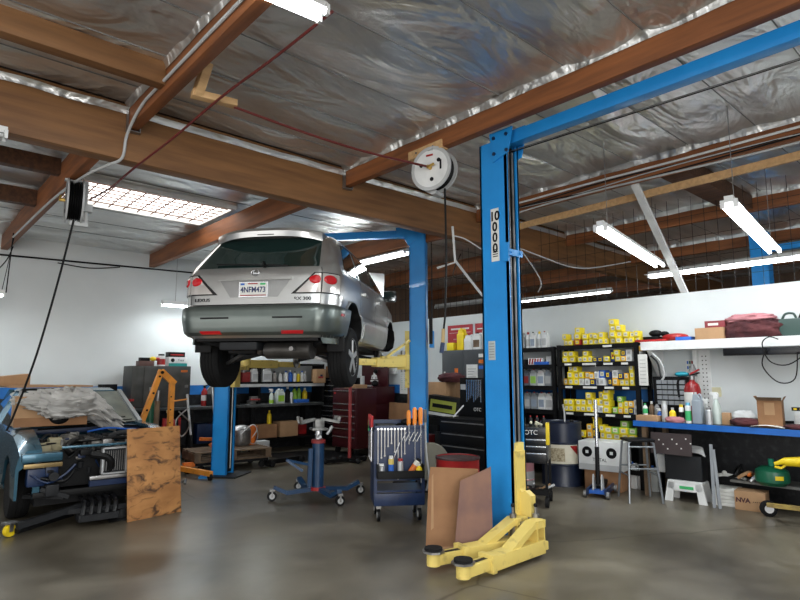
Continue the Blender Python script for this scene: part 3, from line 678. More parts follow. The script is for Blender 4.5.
fixture('lit twin-tube fixture hanging in front of the slanting white brace', (5.28, 2.88, 3.0), (7.72, 3.37, 3.0), hang=4.0)
fixture('lit twin-tube fixture hanging highest at right, nearest the frame edge', (5.35, 1.71, 3.0), (7.85, 2.05, 3.0), hang=4.0)
fixture('long lit strip fixture hanging beyond the partition at right', (9.2, 1.75, 3.12), (9.2, 4.2, 3.12), hang=4.0, refl=.24)
fixture('lit strip fixture beyond the partition running out of the right frame edge', (9.2, -.8, 3.12), (9.2, 1.65, 3.12), hang=4.0, refl=.24)
fixture('lit twin-tube fixture glowing behind the roof of the raised vehicle', (6.2, 6.75, 3.5), (6.2, 9.2, 3.5), hang=3.9, refl=.2)
fixture('bright twin-tube fixture under the foil ceiling at the top frame edge', (-.45, 3.12, 3.86), (1.96, 2.93, 3.86))
fixture('unlit white fixture end under the main beam at the left frame edge', (-1.85, 5.45, 3.46), (.60, 5.50, 3.46), lit=False)
fixture('small lit fixture hung on black wires at the left frame edge', (-1.2, 10.0, 2.68), (1.24, 10.0, 2.68), hang=3.8)
fixture('lit fixture hung near the white wall left of the raised vehicle', (3.68, 10.6, 2.80), (6.1, 10.6, 2.80), hang=3.8)
fixture('dim fixture beyond the wire screen right of the far blue post', (10.8, 8.2, 3.3), (10.8, 10.65, 3.3), lit=False, hang=4.0)
fixture('lit fixture beyond the partition just right of the near blue post', (10.8, 5.7, 3.2), (10.8, 8.1, 3.2), hang=4.0, tubes=1)

def reel(label, loc, rz, flange, hose, mount):
    o = thing('hose_reel', label, 'hose reel', loc, rz)
    for s_, nm in ((-1, 'flange'), (1, 'flange')):
        m = MB(); m.lathe([(.228, s_ * .065), (.228, s_ * .075), (.16, s_ * .082), (.15, s_ * .078), (.07, s_ * .082), (.0, s_ * .082)], flange, seg=36, ax='x')
        m.lathe([(.235, s_ * .062), (.235, s_ * .078)], LGREY, seg=36, ax='x')
        for k2 in range(3):
            a = k2 * 2.1 + .4; m.cyl((s_ * .079, .12 * math.cos(a), .12 * math.sin(a)), (s_ * .084, .12 * math.cos(a), .12 * math.sin(a)), .022, BLK, seg=10)
        m.obj('flange', o)
    m = MB()
    for i in range(6): x = -.05 + .02 * i; m.lathe([(.19, x - .009), (.205, x), (.19, x + .009)], hose, seg=32, ax='x')
    m.lathe([(.19, -.062), (.19, .062)], BLK, seg=24, ax='x'); m.obj('wound_hose', o)
    m = MB(); m.bar((.10, 0, -.05), (.10, 0, mount), .03, .05, LGREY); m.bar((-.1, 0, mount), (.12, 0, mount), .06, .02, LGREY); m.box(.07, .17, -.05, .05, -.10, -.02, LGREY); m.bar((.12, 0, -.05), (.12, 0, -.24), .02, .03, LGREY); m.box(-.03, .14, -.03, .03, -.26, -.22, LGREY); m.obj('bracket', o)
    m = MB(); m.cyl((-.14, 0, 0), (-.08, 0, 0), .02, mat('brass', (.7, .45, .12), .3, .8), seg=10); m.bar((-.13, 0, 0), (-.13, -.07, .02), .02, .02, MATS['brass']); m.obj('fitting', o)
    return o
r1 = reel('white hose reel under a pale wood block on the beam beside the near blue post', (4.13, 4.08, 3.66), 15, WHT, BLK, .20)
m = MB(); m.box(-.086, -.083, -.03, .05, .13, .15, RED); m.obj('red_mark', r1); m = MB(); m.box(-.086, -.083, -.13, -.11, -.03, .07, BLK); m.obj('black_mark', r1)
tl_ = MB(); tl_.cbox((4.13, 4.18, 3.90), (.10, .50, .09), LWOOD, b=.004); tl_.cyl((4.07, 4.05, 3.9), (4.078, 4.05, 3.9), .012, STEEL, seg=8); tl_.cyl((4.07, 4.3, 3.9), (4.078, 4.3, 3.9), .012, STEEL, seg=8); tag(tl_.obj('mounting_block'), 'pale wood block on the beam holding the white hose reel', 'block')
r2 = reel('black-hosed reel hanging under the left roof beam before the roof light', (1.36, 6.66, 3.35), -8, GREY, BLK, .22)
m = MB(); m.bar((1.79, 4.38, 4.1), (1.77, 4.52, 3.86), .075, .07, LWOOD, b=.004); m.bar((1.73, 4.54, 3.87), (2.10, 4.48, 3.87), .08, .06, LWOOD, b=.004); tag(m.obj('hose_hanger'), 'pale L-shaped wood hanger under the foil ceiling carrying red hoses', 'hanger')
REDH = mat('red_hose', (.13, .018, .015), .45)
m = MB(); m.tube(drape([(3.98, 4.05, 3.66), (3.3, 4.2, 3.68), (2.7, 4.33, 3.74), (2.08, 4.48, 3.84)]), .012, REDH); tag(m.obj('air_hose'), 'red air hose running from the white reel to the wood hanger', 'hose')
m = MB(); m.tube(drape([(2.0, 2.9, 3.90), (1.98, 3.6, 3.88), (1.92, 4.40, 3.84), (1.80, 5.1, 3.68), (1.66, 5.75, 3.53), (1.64, 6.4, 3.50), (1.60, 7.1, 3.52)]), .011, REDH); tag(m.obj('air_hose'), 'red air hose crossing the main beam down to the left reel', 'hose')
m = MB(); m.tube(drape([(4.2, 4.0, 3.46), (4.21, 4.0, 2.8), (4.2, 4.01, 2.2), (4.18, 4.02, 1.98)]), .011, BLK); hz = tag(m.obj('hanging_hose'), 'black hose hanging straight down from the white reel', 'hose')
m = MB(); m.cyl((4.18, 4.02, 2.0), (4.17, 4.02, 1.86), .018, mat('hose_tape', (.5, .35, .15), .5), seg=8); m.cyl((4.17, 4.02, 1.86), (4.15, 4.02, 1.76), .022, DBLUE, seg=8); m.obj('coupling', hz)
m = MB(); m.tube(drape([(1.36, 6.62, 3.14), (1.28, 6.72, 2.5), (1.17, 6.88, 1.75), (1.06, 7.05, 1.2), (1.0, 7.1, .98)]), .011, BLK); tag(m.obj('hanging_hose'), 'black hose slanting from the left reel to the stripped blue car', 'hose')
m = MB(); m.tube([(1.27, 9.9, 3.6), (1.25, 9.95, 2.72)], .008, BLK); m.tube(drape([(1.28, 9.9, 3.4), (1.22, 9.9, 3.2), (1.1, 9.9, 3.0)]), .008, BLK); m.tube([(1.3, 10., 3.6), (1.2, 10, 2.72)], .005, BLK); tag(m.obj('wire'), 'black wires hanging beside the small left-edge fixture', 'wire')
m = MB(); m.tube(drape([(-2, 11.17, 3.40), (1.3, 11.17, 3.48), (4.6, 11.17, 3.56), (8.1, 11.17, 3.64)]), .016, BLK, 6); m.tube(drape([(2.1, 11.17, 3.45), (2.6, 11.16, 3.42), (3.1, 11.17, 3.5)]), .01, BLK, 6); tag(m.obj('wall_cable'), 'black cable clipped along the top of the white wall', 'cable')
m = MB(); m.tube(drape([(1.535, -1, 3.95), (1.535, 2.0, 3.95), (1.535, 4.6, 3.95), (1.535, 5.2, 3.93), (1.53, 5.55, 3.78), (1.52, 5.63, 3.57), (1.45, 5.85, 3.54), (1.35, 6.3, 3.52), (1.29, 7.5, 3.53), (1.27, 9.9, 3.54)]), .014, LGREY, 8); tag(m.obj('conduit'), 'bent pale metal conduit crossing from the left roof beam under the main beam', 'pipe')
for i, (z, dx, rr_, mt, nm) in enumerate([(3.98, 0, .014, WHT, 'topmost white conduit along the right roof beam'), (3.93, .0, .008, DARK, 'thin dark cable along the right roof beam, second from the top'), (3.905, -.01, .007, LGREY, 'thin grey cable along the right roof beam, third from the top'), (3.88, -.01, .008, BLK, 'thin black cable along the right roof beam above the lowest conduit'), (3.84, -.02, .012, LGREY, 'lowest grey conduit sagging along the right roof beam')]):
    m = MB(); pts = [(6.585 + dx + .01 * math.sin(y * 3 + i), y, z + .02 * math.sin(y * 1.7 + i * 2) * (0 if i == 0 else 1)) for y in [-1 + .4 * k2 for k2 in range(17)]]; m.tube(pts, rr_, mt, 6); tag(m.obj('conduit' if i in (0, 4) else 'cable'), nm, 'pipe' if i in (0, 4) else 'cable')
m = MB(); m.tube([(5.28, 4.9, 3.42), (5.28, 4.86, 2.95), (5.2, 5.1, 2.9)], .016, WHT, 6); m.bar((5.28, 4.86, 2.97), (5.5, 4.55, 2.45), .06, .03, LGREY); m.tube(drape([(5.28, 4.9, 3.3), (5.4, 4.8, 3.26), (5.5, 4.6, 3.1)]), .008, WHT, 5); tag(m.obj('conduit_bracket'), 'white bent conduit and strut left of the near blue post top', 'pipe')
for i, pts in enumerate([[(6.5, 5.4, 3.62), (7.2, 4.9, 3.3), (7.8, 4.6, 3.15), (8.6, 4.2, 3.3)], [(6.9, 5.2, 3.6), (7.3, 5.0, 3.0), (7.4, 5.1, 2.8)], [(6.2, 5.6, 3.3), (6.9, 6.4, 3.15), (7.9, 6.9, 3.3)]]):
    m = MB(); m.tube(drape(pts), .009, LGREY if i != 2 else BLK, 5); tag(m.obj('cable'), ['grey cable looping from the roof beam to the hanging lights at right', 'grey cable dropping behind the near blue post towards the partition', 'black cable sagging behind the far blue post'][i], 'cable')
# neighbouring workshop behind the screen
nb = thing('lift_post', 'blue lift post seen through the screen beyond the partition, upper right', 'car lift', (11, 3.08, 0))
m = MB(); m.box(-.12, .12, -.13, .13, 0, 3.95, BLUE); m.obj('column', nb); m = MB(); m.box(-.06, .06, -2.6, -.13, 3.6, 3.7, BLUE); m.obj('overhead_beam', nb)
m = MB(); m.box(8.35, 9.5, 8.0, 8.06, 2.9, 3.7, WHT); 
m.bm.free()

# ------------------------------------------------------------ the stripped blue car (local: nose at y=0, body runs +y)
CB = mat('car_blue', (.035, .115, .17), .25, .5, c2=(.03, .10, .15), coat=.5)
CGL = mat('windscreen_glass', (.23, .25, .22), .12, 0, c2=(.16, .18, .16), scale=5, coat=1)
bc = thing('stripped_car', 'blue car stripped of bonnet, grille and bumper, engine bay open', 'car', (1.90, 6.95, 0), -2)
m = MB()
def sec(y, w_, z0, z1, r_=.12): return [(-w_ + .04, y, z0), (-w_, y, z0 + r_), (-w_ - .01, y, (z0 + z1) / 2), (-w_ + .02, y, z1 - r_ * .6), (-w_ + .08, y, z1), (w_ - .08, y, z1), (w_ - .02, y, z1 - r_ * .6), (w_ + .01, y, (z0 + z1) / 2), (w_, y, z0 + r_), (w_ - .04, y, z0)]
m.rings([sec(y, w_, .22, z1) for y, w_, z1 in ((1.28, .80, .93), (1.6, .82, .94), (2.6, .83, .93), (3.4, .82, .92), (3.9, .78, .88), (3.98, .7, .8))], CB)
cab = [(1.28, .68, .93), (1.95, .57, 1.33), (2.15, .56, 1.36), (3.0, .56, 1.35), (3.15, .58, 1.31), (3.62, .64, .92)]
body = m.obj('body', bc)
m = MB()
for a, b in zip(cab[1:-1], cab[2:]): pass
m.rings([[(-w_, y, z - .035), (-w_ + .05, y, z), (w_ - .05, y, z), (w_, y, z - .035), (w_ - .03, y, z - .06), (-w_ + .03, y, z - .06)] for y, w_, z in cab[1:5]], CB); m.obj('roof', bc)
for s_ in (-1, 1):
    m = MB(); m.bar((s_ * .70, 1.26, .92), (s_ * .585, 1.95, 1.32), .05, .05, mat('pillar_silver', (.42, .44, .45), .35, .5)); m.obj('windscreen_pillar', bc)
    m = MB(); m.bar((s_ * .78, 2.45, .92), (s_ * .57, 2.45, 1.32), .06, .05, CB); m.obj('door_pillar', bc); m = MB(); m.bar((s_ * .68, 3.6, .92), (s_ * .57, 3.1, 1.31), .06, .06, CB); m.obj('rear_pillar', bc)
    m = MB(); m.grid(lambda i, j: (s_ * (.76 - .18 * j), 1.40 + .45 * j + (2.1 - .75 * j) * i, .93 + .37 * j), 8, 4, GLS); m.obj('side_window', bc)
m = MB(); m.grid(lambda i, j: ((.66 - .10 * j) * (2 * i - 1), 1.27 + .66 * j - .06 * (1 - (2 * i - 1) ** 2), .93 + .385 * j), 14, 6, CGL)
m.tube([(x, 1.25 - .06 * (1 - (x / .66) ** 2), .925) for x in [-.66 + .11 * i for i in range(13)]], .012, BLK); m.obj('windscreen', bc)
m = MB(); m.bar((-.1, 1.16, .945), (.5, 1.22, 1.0), .015, .012, BLK); m.bar((.0, 1.14, .94), (.58, 1.20, .965), .015, .012, BLK); m.obj('wiper', bc)
for s_ in (-1, 1):
    m = MB(); rr = []
    for i in range(15):
        y = -.02 + 1.32 * i / 14; zt = .78 + .15 * min(1, max(0, y) * 1.6) ** .7; ar = math.sqrt(max(0, .34 ** 2 - (y - .68) ** 2)) + .33 if abs(y - .68) < .34 else .30
        ar = max(ar, .30)
        rr.append([(s_ * .60, y, zt + .005), (s_ * .72, y, zt), (s_ * .79, y, zt - .05), (s_ * .82, y, zt - .18), (s_ * .815, y, min(ar, zt - .19)), (s_ * .79, y, min(ar, zt - .19)), (s_ * .79, y, zt - .2), (s_ * .60, y, zt - .03)])
    m.rings(rr, CB); m.obj('fender', bc)
    m = MB(); P_ = [(.17, -.09), (.28, -.095), (.30, -.07), (.305, -.03), (.30, -.028), (.30, -.02), (.305, -.018), (.305, .02), (.30, .022), (.30, .03), (.305, .032), (.30, .07), (.28, .095), (.17, .09)]
    m.lathe(P_, RUB, (s_ * .70, .68, .305), 36, ax='x'); ty = m.obj('wheel', bc); r_ = MB(); r_.lathe([(.17, -.08), (.12, -.02 * s_), (.05, .05 * s_), (.17, .08)], STEEL, (s_ * .70, .68, .305), 24, ax='x'); r_.obj('rim', ty)
    m = MB(); m.box(s_ * .5 - .08, s_ * .5 + .08, .05, 1.25, .35, .72, DARK, b=.02); m.obj('inner_apron', bc)
m = MB(); m.box(-.78, -.42, -.10, .06, .665, .755, CB, b=.02); m.box(-.76, -.42, -.105, -.06, .61, .655, mat('gold_trim', (.30, .21, .09), .35, .6), b=.008); m.obj('front_corner_panel', bc)
m = MB(); m.box(-.42, .74, -.02, .03, .775, .80, CB, b=.006); m.box(-.66, .70, -.05, .02, .30, .36, BLK, b=.01); m.box(-.66, -.60, -.03, .02, .30, .76, CB); m.box(.60, .70, -.03, .02, .30, .76, CB); m.box(-.15, .6, -.06, -.02, .43, .47, STEEL, b=.008); m.box(-.14, .72, -.03, .03, .36, .42, DBLUE); m.obj('radiator_support', bc)
m = MB(); m.T = Matrix.Translation((-.20, .03, -.02)); m.box(.16, .40, -.10, -.05, .52, .76, DARK)
for i in range(10): m.box(.175 + .0225 * i, .180 + .0225 * i, -.108, -.1, .535, .745, STEEL)
for x in (.155, .39): m.box(x, x + .018, -.11, -.04, .50, .78, ALU)
m.box(.155, .41, -.11, -.04, .50, .515, ALU); m.box(.155, .41, -.11, -.04, .765, .78, ALU); m.obj('oil_cooler', bc)
m = MB(); m.box(-.60, .60, .16, .20, .36, .74, BLK); m.obj('radiator', bc)
m = MB()
for pts, r_ in (([(-.15, -.05, .70), (.0, -.09, .66), (.05, -.08, .58), (.02, -.03, .50)], .035), ([(.42, -.05, .62), (.52, -.12, .50), (.60, -.1, .40), (.68, -.05, .42)], .012), ([(.44, -.06, .52), (.5, -.14, .40), (.6, -.1, .34)], .010), ([(.36, -.06, .50), (.38, -.1, .38), (.40, -.08, .30)], .010), ([(-.6, -.05, .50), (-.4, -.1, .46), (-.3, -.06, .56)], .018)): m.tube(drape(pts), r_, BLK, 8)
m.obj('fitted_hose', bc)
m = MB(); m.lathe([(.075, -.02), (.07, .0), (.03, .01), (.0, .01)], mat('horn_grey', (.22, .2, .19), .5, .3), (.34, -.06, .60), 20, ax='y'); m.cyl((.34, -.05, .6), (.34, .02, .6), .03, BLK); m.obj('horn', bc)
m = MB(); m.box(-.72, -.56, -.06, .1, .42, .60, DBLUE, b=.02); m.box(-.56, -.44, -.03, .1, .50, .62, DBLUE, b=.02); m.lathe([(.045, -.06), (.04, 0), (.02, .02)], DARK, (-.50, -.1, .52), 16, ax='y'); m.box(-.56, -.44, -.14, -.06, .32, .44, DARK, b=.02); m.bar((-.6, -.1, .40), (-.35, -.12, .30), .04, .04, DARK); m.tube(drape([(-.7, -.08, .55), (-.55, -.12, .46), (-.4, -.1, .52), (-.3, -.1, .62)]), .012, DBLUE, 6); m.bar((-.7, .2, .3), (-.38, -.1, .30), .05, .04, DARK); m.obj('suspension_mount', bc)
# engine bay
m = MB(); m.box(-.22, .28, .25, 1.1, .45, .74, CARG, b=.02); m.box(-.1, .14, .22, 1.05, .74, .82, mat('cast_alloy', (.36, .35, .32), .45, .6, c2=(.10, .095, .09), scale=14), b=.02)
for i in range(4): m.cyl((-.0 + .02, .35 + .18 * i, .82), (.02, .35 + .18 * i, .85), .03, DARK, seg=10)
m.tube(drape([(-.1, .4, .80), (-.25, .3, .82), (-.34, .2, .76), (-.3, .12, .7)]), .035, BLK, 10); m.tube(drape([(.14, .5, .82), (.3, .5, .86), (.45, .45, .82), (.52, .5, .7)]), .03, DARK, 10); m.obj('engine', bc)
m = MB(); m.lathe([(.0, .76), (.09, .76), (.11, .80), (.11, .83), (.07, .87), (.02, .88)], MATS['cast_alloy'], (-.27, .55, 0), 20); m.cyl((-.27, .55, .88), (-.27, .55, .90), .02, BLK); m.obj('air_filter', bc)
m = MB(); m.box(.36, .56, .25, .45, .62, .80, DARK, b=.02); m.lathe([(.08, .80), (.085, .84), (.05, .88)], MATS['cast_alloy'], (.44, .7, 0), 18); m.box(.34, .50, .55, .85, .68, .80, STEEL, b=.02); m.tube(drape([(.0, .9, .86), (.2, .8, .90), (.4, .75, .88), (.55, .9, .86)]), .012, BLUEL, 6); m.tube(drape([(-.2, .2, .82), (.1, .16, .84), (.4, .2, .82), (.6, .3, .84)]), .02, BLK, 6); m.obj('engine_ancillaries', bc)
BEI = mat('aged_plastic', (.40, .36, .22), .5, c2=(.30, .26, .15))
for x, y, w_, h_ in ((-.56, .30, .17, .16), (-.42, .42, .13, .20)):
    m = MB(); m.box(x - w_ / 2, x + w_ / 2, y - .08, y + .08, .66, .66 + h_, BEI, b=.025); m.cyl((x, y, .66 + h_), (x, y, .69 + h_), .03, BLK); m.obj('fluid_reservoir', bc)
m = MB(); m.box(-.78, .78, 1.08, 1.28, .84, .90, DBLUE, b=.01); m.tube([(-.5, 1.06, .9), (.2, 1.05, .92), (.7, 1.06, .88)], .012, BLK, 6); m.obj('cowl', bc)
m = MB(); m.box(-.62, .62, .1, 1.3, .2, .30, BLK); m.bar((-.5, -.1, .15), (.3, -.14, .14), .04, .05, DARK); m.obj('subframe', bc)
# parts hanging and lying below its nose
m = MB(); m.box(-.16, .22, -.26, -.02, .05, .12, DARK, b=.01)
for i in range(5): m.tube(drape([(-.12 + .075 * i, -.22, .10), (-.10 + .075 * i, -.16, .22), (-.12 + .075 * i, -.02, .26)]), .025, BLKG, 8)
m.box(-.14, .20, -.28, -.25, .06, .12, DARK); tag(m.obj('intake_manifold', None, (1.80, 6.95, 0), -4), 'black ribbed manifold lying on the floor under the stripped car nose', 'car part')
m = MB(); m.grid(lambda i, j: (.5 * i, .22 * j * (1 - .4 * i), .03 + .14 * math.sin(PI * j) * (.4 + .6 * math.sin(PI * i))), 14, 8, BLKG); m.grid(lambda i, j: (.5 * i, .22 * j * (1 - .4 * i), .0 + .12 * math.sin(PI * j) * (.4 + .6 * math.sin(PI * i))), 14, 8, BLK); tag(m.obj('undertray', None, (1.92, 6.74, 0), 0), 'crumpled black plastic tray on the floor beside the plywood sheet', 'car part')
m = MB(); m.bar((.0, 0, .10), (.85, .35, .22), .06, .06, DARK); m.bar((0, .03, .05), (.5, .5, .06), .05, .05, BLK); o = tag(m.obj('jack_handle_bar', None, (1.10, 6.75, 0), -8), 'dark steel bar lying from the yellow caster towards the car nose', 'tool')
carton('black_monitor', 'black flat case standing on the bench behind the stripped car', 'case', 2.95, 10.9, .96, .30, .05, .42, BLK)
cr = thing('caster', 'yellow caster wheel on the floor at the left frame edge', 'wheel', (1.05, 6.80, 0), 30)
m = MB(); m.lathe([(.03, -.02), (.055, -.022), (.06, 0), (.055, .022), (.03, .02)], YEL2, (0, 0, .06), 24, ax='y'); m.obj('wheel', cr)
m = MB(); m.box(-.05, .05, -.05, .05, .125, .14, STEEL); m.box(-.02, .02, -.03, -.024, .05, .13, STEEL); m.box(-.02, .02, .024, .03, .05, .13, STEEL); m.obj('fork', cr)
m = MB(); rnd = random.Random(5)
for i in range(95):
    x = rnd.uniform(-.62, .66); y = rnd.uniform(.0, 1.0); z = rnd.uniform(.70, .84) if i < 60 else rnd.uniform(.30, .74)
    if i >= 60: y = rnd.uniform(-.06, .14)
    mt = rnd.choice([BLK, DARK, STEEL, CARG, MATS['cast_alloy'], DBLUE, BLK, MATS['rust']] if 'rust' in MATS else [BLK, DARK, STEEL, CARG, MATS['cast_alloy'], DBLUE, BLK])
    t = rnd.random()
    if t < .45: m.tube(drape([(x, y, z), (x + rnd.uniform(-.1, .1), y + rnd.uniform(-.06, .06), z + rnd.uniform(-.04, .05)), (x + rnd.uniform(-.2, .2), y + rnd.uniform(-.08, .08), z + rnd.uniform(-.08, .03))]), rnd.uniform(.005, .014), mt, 6)
    elif t < .75: a_ = rnd.uniform(.02, .06); m.box(x - a_, x + a_, y - a_ * .8, y + a_ * .8, z - a_ * .5, z + a_ * .6, mt, b=.005)
    else: m.cyl((x, y, z - .03), (x, y - .01, z + .03), rnd.uniform(.015, .04), mt, seg=12)
o_ = m.obj('engine_fittings', bc); o_['kind'] = 'stuff'
# on top of the car
m = MB(); m.box(-.56, .42, -.45, .35, 0, .022, CARD2); m.box(-.95, .0, -.2, .4, .022, .03, CARD2); tag(m.obj('cardboard_sheet', None, (1.80, 9.42, 1.375), 3), 'flat brown cardboard sheet lying on the stripped car roof', 'cardboard')
m = MB(); m.prism([(-.5, .0), (.02, 0), (.02, .15), (-.5, .09)], CARD2, 0, .4); tag(m.obj('cardboard_box', None, (1.52, 9.35, 1.408), 3), 'opened tan cardboard box on the stripped car roof at left', 'box')
m = MB(); m.box(-.36, .36, -.18, .18, 0, .34, CARD2, b=.005); m.box(-.37, .37, -.19, -.17, .0, .10, CARD, b=.003); tag(m.obj('cardboard_box', None, (1.53, 7.95, .955), -2), 'tan cardboard box standing in the stripped car under the grey dust sheet', 'box')
CLOTH = mat('grey_dust_sheet', (.52, .51, .49), .9, c2=(.40, .39, .37), scale=3)
m = MB()
def sheet(i, j, ):
    a = i * 2 * PI; p = j * PI
    n1 = noise.noise(Vector((math.cos(a) * 1.6, math.sin(a) * 1.6, p * 1.5 + 5))); n2 = 1 - abs(noise.noise(Vector((math.cos(a) * 3 + 9, math.sin(a) * 3, p * 2.6)))) * 2
    n3 = 1 - abs(noise.noise(Vector((math.cos(a) * 6 + 9, math.sin(a) * 6, p * 5)))) * 2
    r_ = 1 + .30 * n1 + .42 * n2 + .20 * n3
    x = .40 * math.sin(p) * math.cos(a) * r_; y = .26 * math.sin(p) * math.sin(a) * r_; z = .125 * math.cos(p) * r_
    if x > .2: z -= (x - .2) * .75
    if x < -.3: z += .02
    return (x, y, z + .03 * n2)
m.grid(sheet, 90, 50, CLOTH); tag(m.obj('dust_sheet', None, (1.74, 7.88, 1.17), 0, ang=80), 'crumpled pale grey dust sheet heaped over the stripped car windscreen', 'cloth')
m = MB(); m.ball((0, 0, 0), .10, BLK, (1.1, .25, .9)); tag(m.obj('dark_rag', None, (1.60, 7.755, 1.06), 0), 'black rag drooping below the grey dust sheet over the box', 'cloth')
# plywood leaning on it
m = MB(); m.box(0, .62, -.007, .007, 0, .96, PLY, b=.002); ply = m.obj('plywood_sheet', None, (2.07, 6.63, 0), 8); ply.rotation_euler = (R(-7), 0, R(10)); tag(ply, 'stained plywood sheet leaning on the nose of the stripped blue car', 'plywood')

# ------------------------------------------------------------ engine hoist, cylinders and bench along the left wall
eh = thing('engine_hoist', 'orange engine hoist folded upright before the grey cabinet', 'hoist', (3.46, 9.3, 0))
m = MB(); m.bar((0, 0, .05), (0, 0, 1.42), .09, .07, HOIST); m.bar((-.18, 0, 1.60), (.04, 0, 1.40), .09, .07, HOIST, up=(0, 1, 0))
for z in (.8, 1.0, 1.2): m.cyl((-.02, -.05, z), (-.02, -.03, z), .012, BLK, seg=8)
m.obj('mast', eh)
m = MB(); m.bar((-.19, -.04, 1.62), (-.52, -.04, .60), .08, .07, HOIST)
for t in (.1, .35, .6, .8): m.cyl((-.19 - .33 * t, -.085, 1.62 - 1.02 * t), (-.19 - .33 * t, -.07, 1.62 - 1.02 * t), .018, BLK, seg=8)
m.cyl((-.19, -.1, 1.58), (-.19, .08, 1.58), .025, BLK, seg=8); m.obj('boom', eh)
m = MB(); m.cyl((-.22, .0, .3), (-.21, .0, 1.14), .04, WORN); m.cyl((-.21, 0, 1.14), (-.2, 0, 1.3), .02, STEEL); m.obj('ram', eh)
for s_ in (-1, 1):
    m = MB(); m.bar((s_ * .1, .05, .10), (s_ * .28, -.95, .10), .07, .07, HOIST); m.cyl((s_ * .28 - .02, -.93, .05), (s_ * .28 + .02, -.93, .05), .05, BLK); m.obj('leg', eh)
m = MB(); m.bar((0, -.05, 1.13), (.22, -.1, 1.16), .02, .02, HOIST); m.obj('pump_handle', eh)
def cylinder_tank(label, x, y, z0, h, r, body, top, rz=0):
    o = thing('gas_cylinder', label, 'gas cylinder', (x, y, z0), rz)
    m = MB(); m.lathe([(r * .9, 0), (r, .02), (r, h * .8), (r * .7, h * .92), (r * .3, h * .97)], body, seg=20); m.obj('body', o)
    m = MB(); m.lathe([(r * .3, h * .96), (r * .25, h * 1.05), (r * .42, h * 1.05), (r * .42, h * 1.1)], top, seg=12); m.obj('valve', o); return o
cylinder_tank('dark green gas cylinder standing behind the orange hoist', 3.30, 9.75, 0, 1.22, .075, GREEN, STEEL)
gt = cylinder_tank('red gas cylinder with tan top right of the orange hoist', 3.58, 9.66, 0, .88, .12, RED, mat('tan', (.62, .42, .2), .6))
m = MB(); m.tube(drape([(.1, -.12, .95), (.28, -.15, .75), (.15, -.16, .55), (.05, -.15, .8), (.25, -.14, 1.0)]), .012, STEEL, 6); m.obj('hose', gt)
m = MB(); m.bar((.13, -.1, 0), (.13, -.1, .85), .03, .03, RED); m.bar((-.13, -.1, 0), (-.13, -.1, .85), .03, .03, RED); m.box(-.15, .15, -.2, .0, 0, .03, RED); m.obj('trolley', gt)
def bench(name, label, x0, x1, y0, y1, z, legs, rz=0, loc=(0, 0, 0), edge=None):
    o = thing(name, label, 'workbench', loc, rz)
    m = MB(); m.box(x0, x1, y0, y1, z - .05, z, mat('bench_top', (.085, .09, .09), .35, c2=(.04, .045, .045), scale=5), b=.004)
    if edge: m.box(x0, x1, y0 - .012, y0 + .005, z - .055, z + .004, edge)
    m.obj('worktop', o)
    for x in legs:
        for y in (y0 + .05, y1 - .05):
            l = MB(); l.box(x - .04, x + .04, y - .04, y + .04, 0, z - .05, BLK); l.obj('leg', o)
    s_ = MB(); s_.box(x0 + .05, x1 - .05, y0 + .08, y1 - .03, .24, .28, BLK); s_.obj('lower_shelf', o); return o
bench('workbench', 'long dark steel workbench along the left white wall', 2.75, 5.35, 10.5, 11.17, .96, (2.9, 4.3, 5.25))
bench('workbench', 'dark workbench in the corner holding green spray bottles', 5.4, 7.15, 10.45, 11.17, .96, (5.5, 7.05))
gc = thing('steel_cabinet', 'dented dark grey steel cabinet on the bench behind the orange hoist', 'cabinet', (3.82, 10.85, .96))
CABG = mat('cabinet_grey', (.085, .085, .08), .5, .3, c2=(.055, .055, .05), scale=5)
m = MB(); m.box(-.56, .47, -.22, .28, 0, .74, CABG, b=.006); m.obj('body', gc)
for a, b in ((-.55, -.38), (-.36, .46)):
    m = MB(); m.box(a, b, -.24, -.22, .02, .72, CABG, b=.004); d_ = m.obj('door', gc)
    if b > 0: m = MB(); m.box(b - .1, b - .04, -.255, -.24, .35, .4, STEEL); m.obj('handle', d_)
m = MB(); m.box(.28, .40, -.243, -.240, .63, .67, ORG); m.obj('sticker', gc)
zc = 1.70
batt = carton('battery_box', 'white and teal battery carton on the grey cabinet, right end', 'box', 4.08, 10.82, zc, .34, .2, .17, WHT)
m = MB(); m.box(-.17, .17, -.103, -.1, 0, .055, mat('teal', (.02, .32, .30), .5)); m.obj('band', batt); text('Total', .055, BLK, batt, (.05, -.105, .11))
m = MB(); m.lathe([(.035, 0), (.035, .003), (.018, .003), (.018, 0)], BLK, (-.1, -.104, .11), 16, ax='y'); m.obj('logo', batt)
b2 = carton('battery', 'black battery with red stripe on top of the teal carton', 'battery', 4.06, 10.82, zc + .17, .30, .17, .09, BLK); m = MB(); m.box(-.12, .12, -.088, -.085, .03, .05, RED); m.obj('stripe', b2)
can('oil_can', 'red and white round tin beside the teal battery carton', 'can', 3.80, 10.8, zc, .22, .07, WHT, BLK, RED)
carton('tin_box', 'dark tin box at the left end of the grey cabinet top', 'box', 3.52, 10.8, zc, .26, .18, .09, mat('brown_tin', (.12, .06, .05), .5))
carton('socket_case', 'small black case stacked on the dark tin on the cabinet', 'case', 3.50, 10.8, zc + .09, .16, .12, .06, BLK)
m = MB(); m.ball((0, 0, .04), .05, YEL2, (1.2, 1, .8)); m.ball((.08, 0, .035), .04, RED, (1.2, 1, .8)); tag(m.obj('rag_ball', None, (3.64, 10.76, zc + .09)), 'yellow and red rags bunched on the grey cabinet', 'cloth')
m = MB(); m.lathe([(.06, 0), (.06, .03), (.02, .04), (.02, .12), (.05, .13), (.05, .17)], RED, seg=14); tag(m.obj('bottle_jack', None, (3.28, 10.65, .96)), 'small red jack on the bench left of the grey cabinet', 'jack')
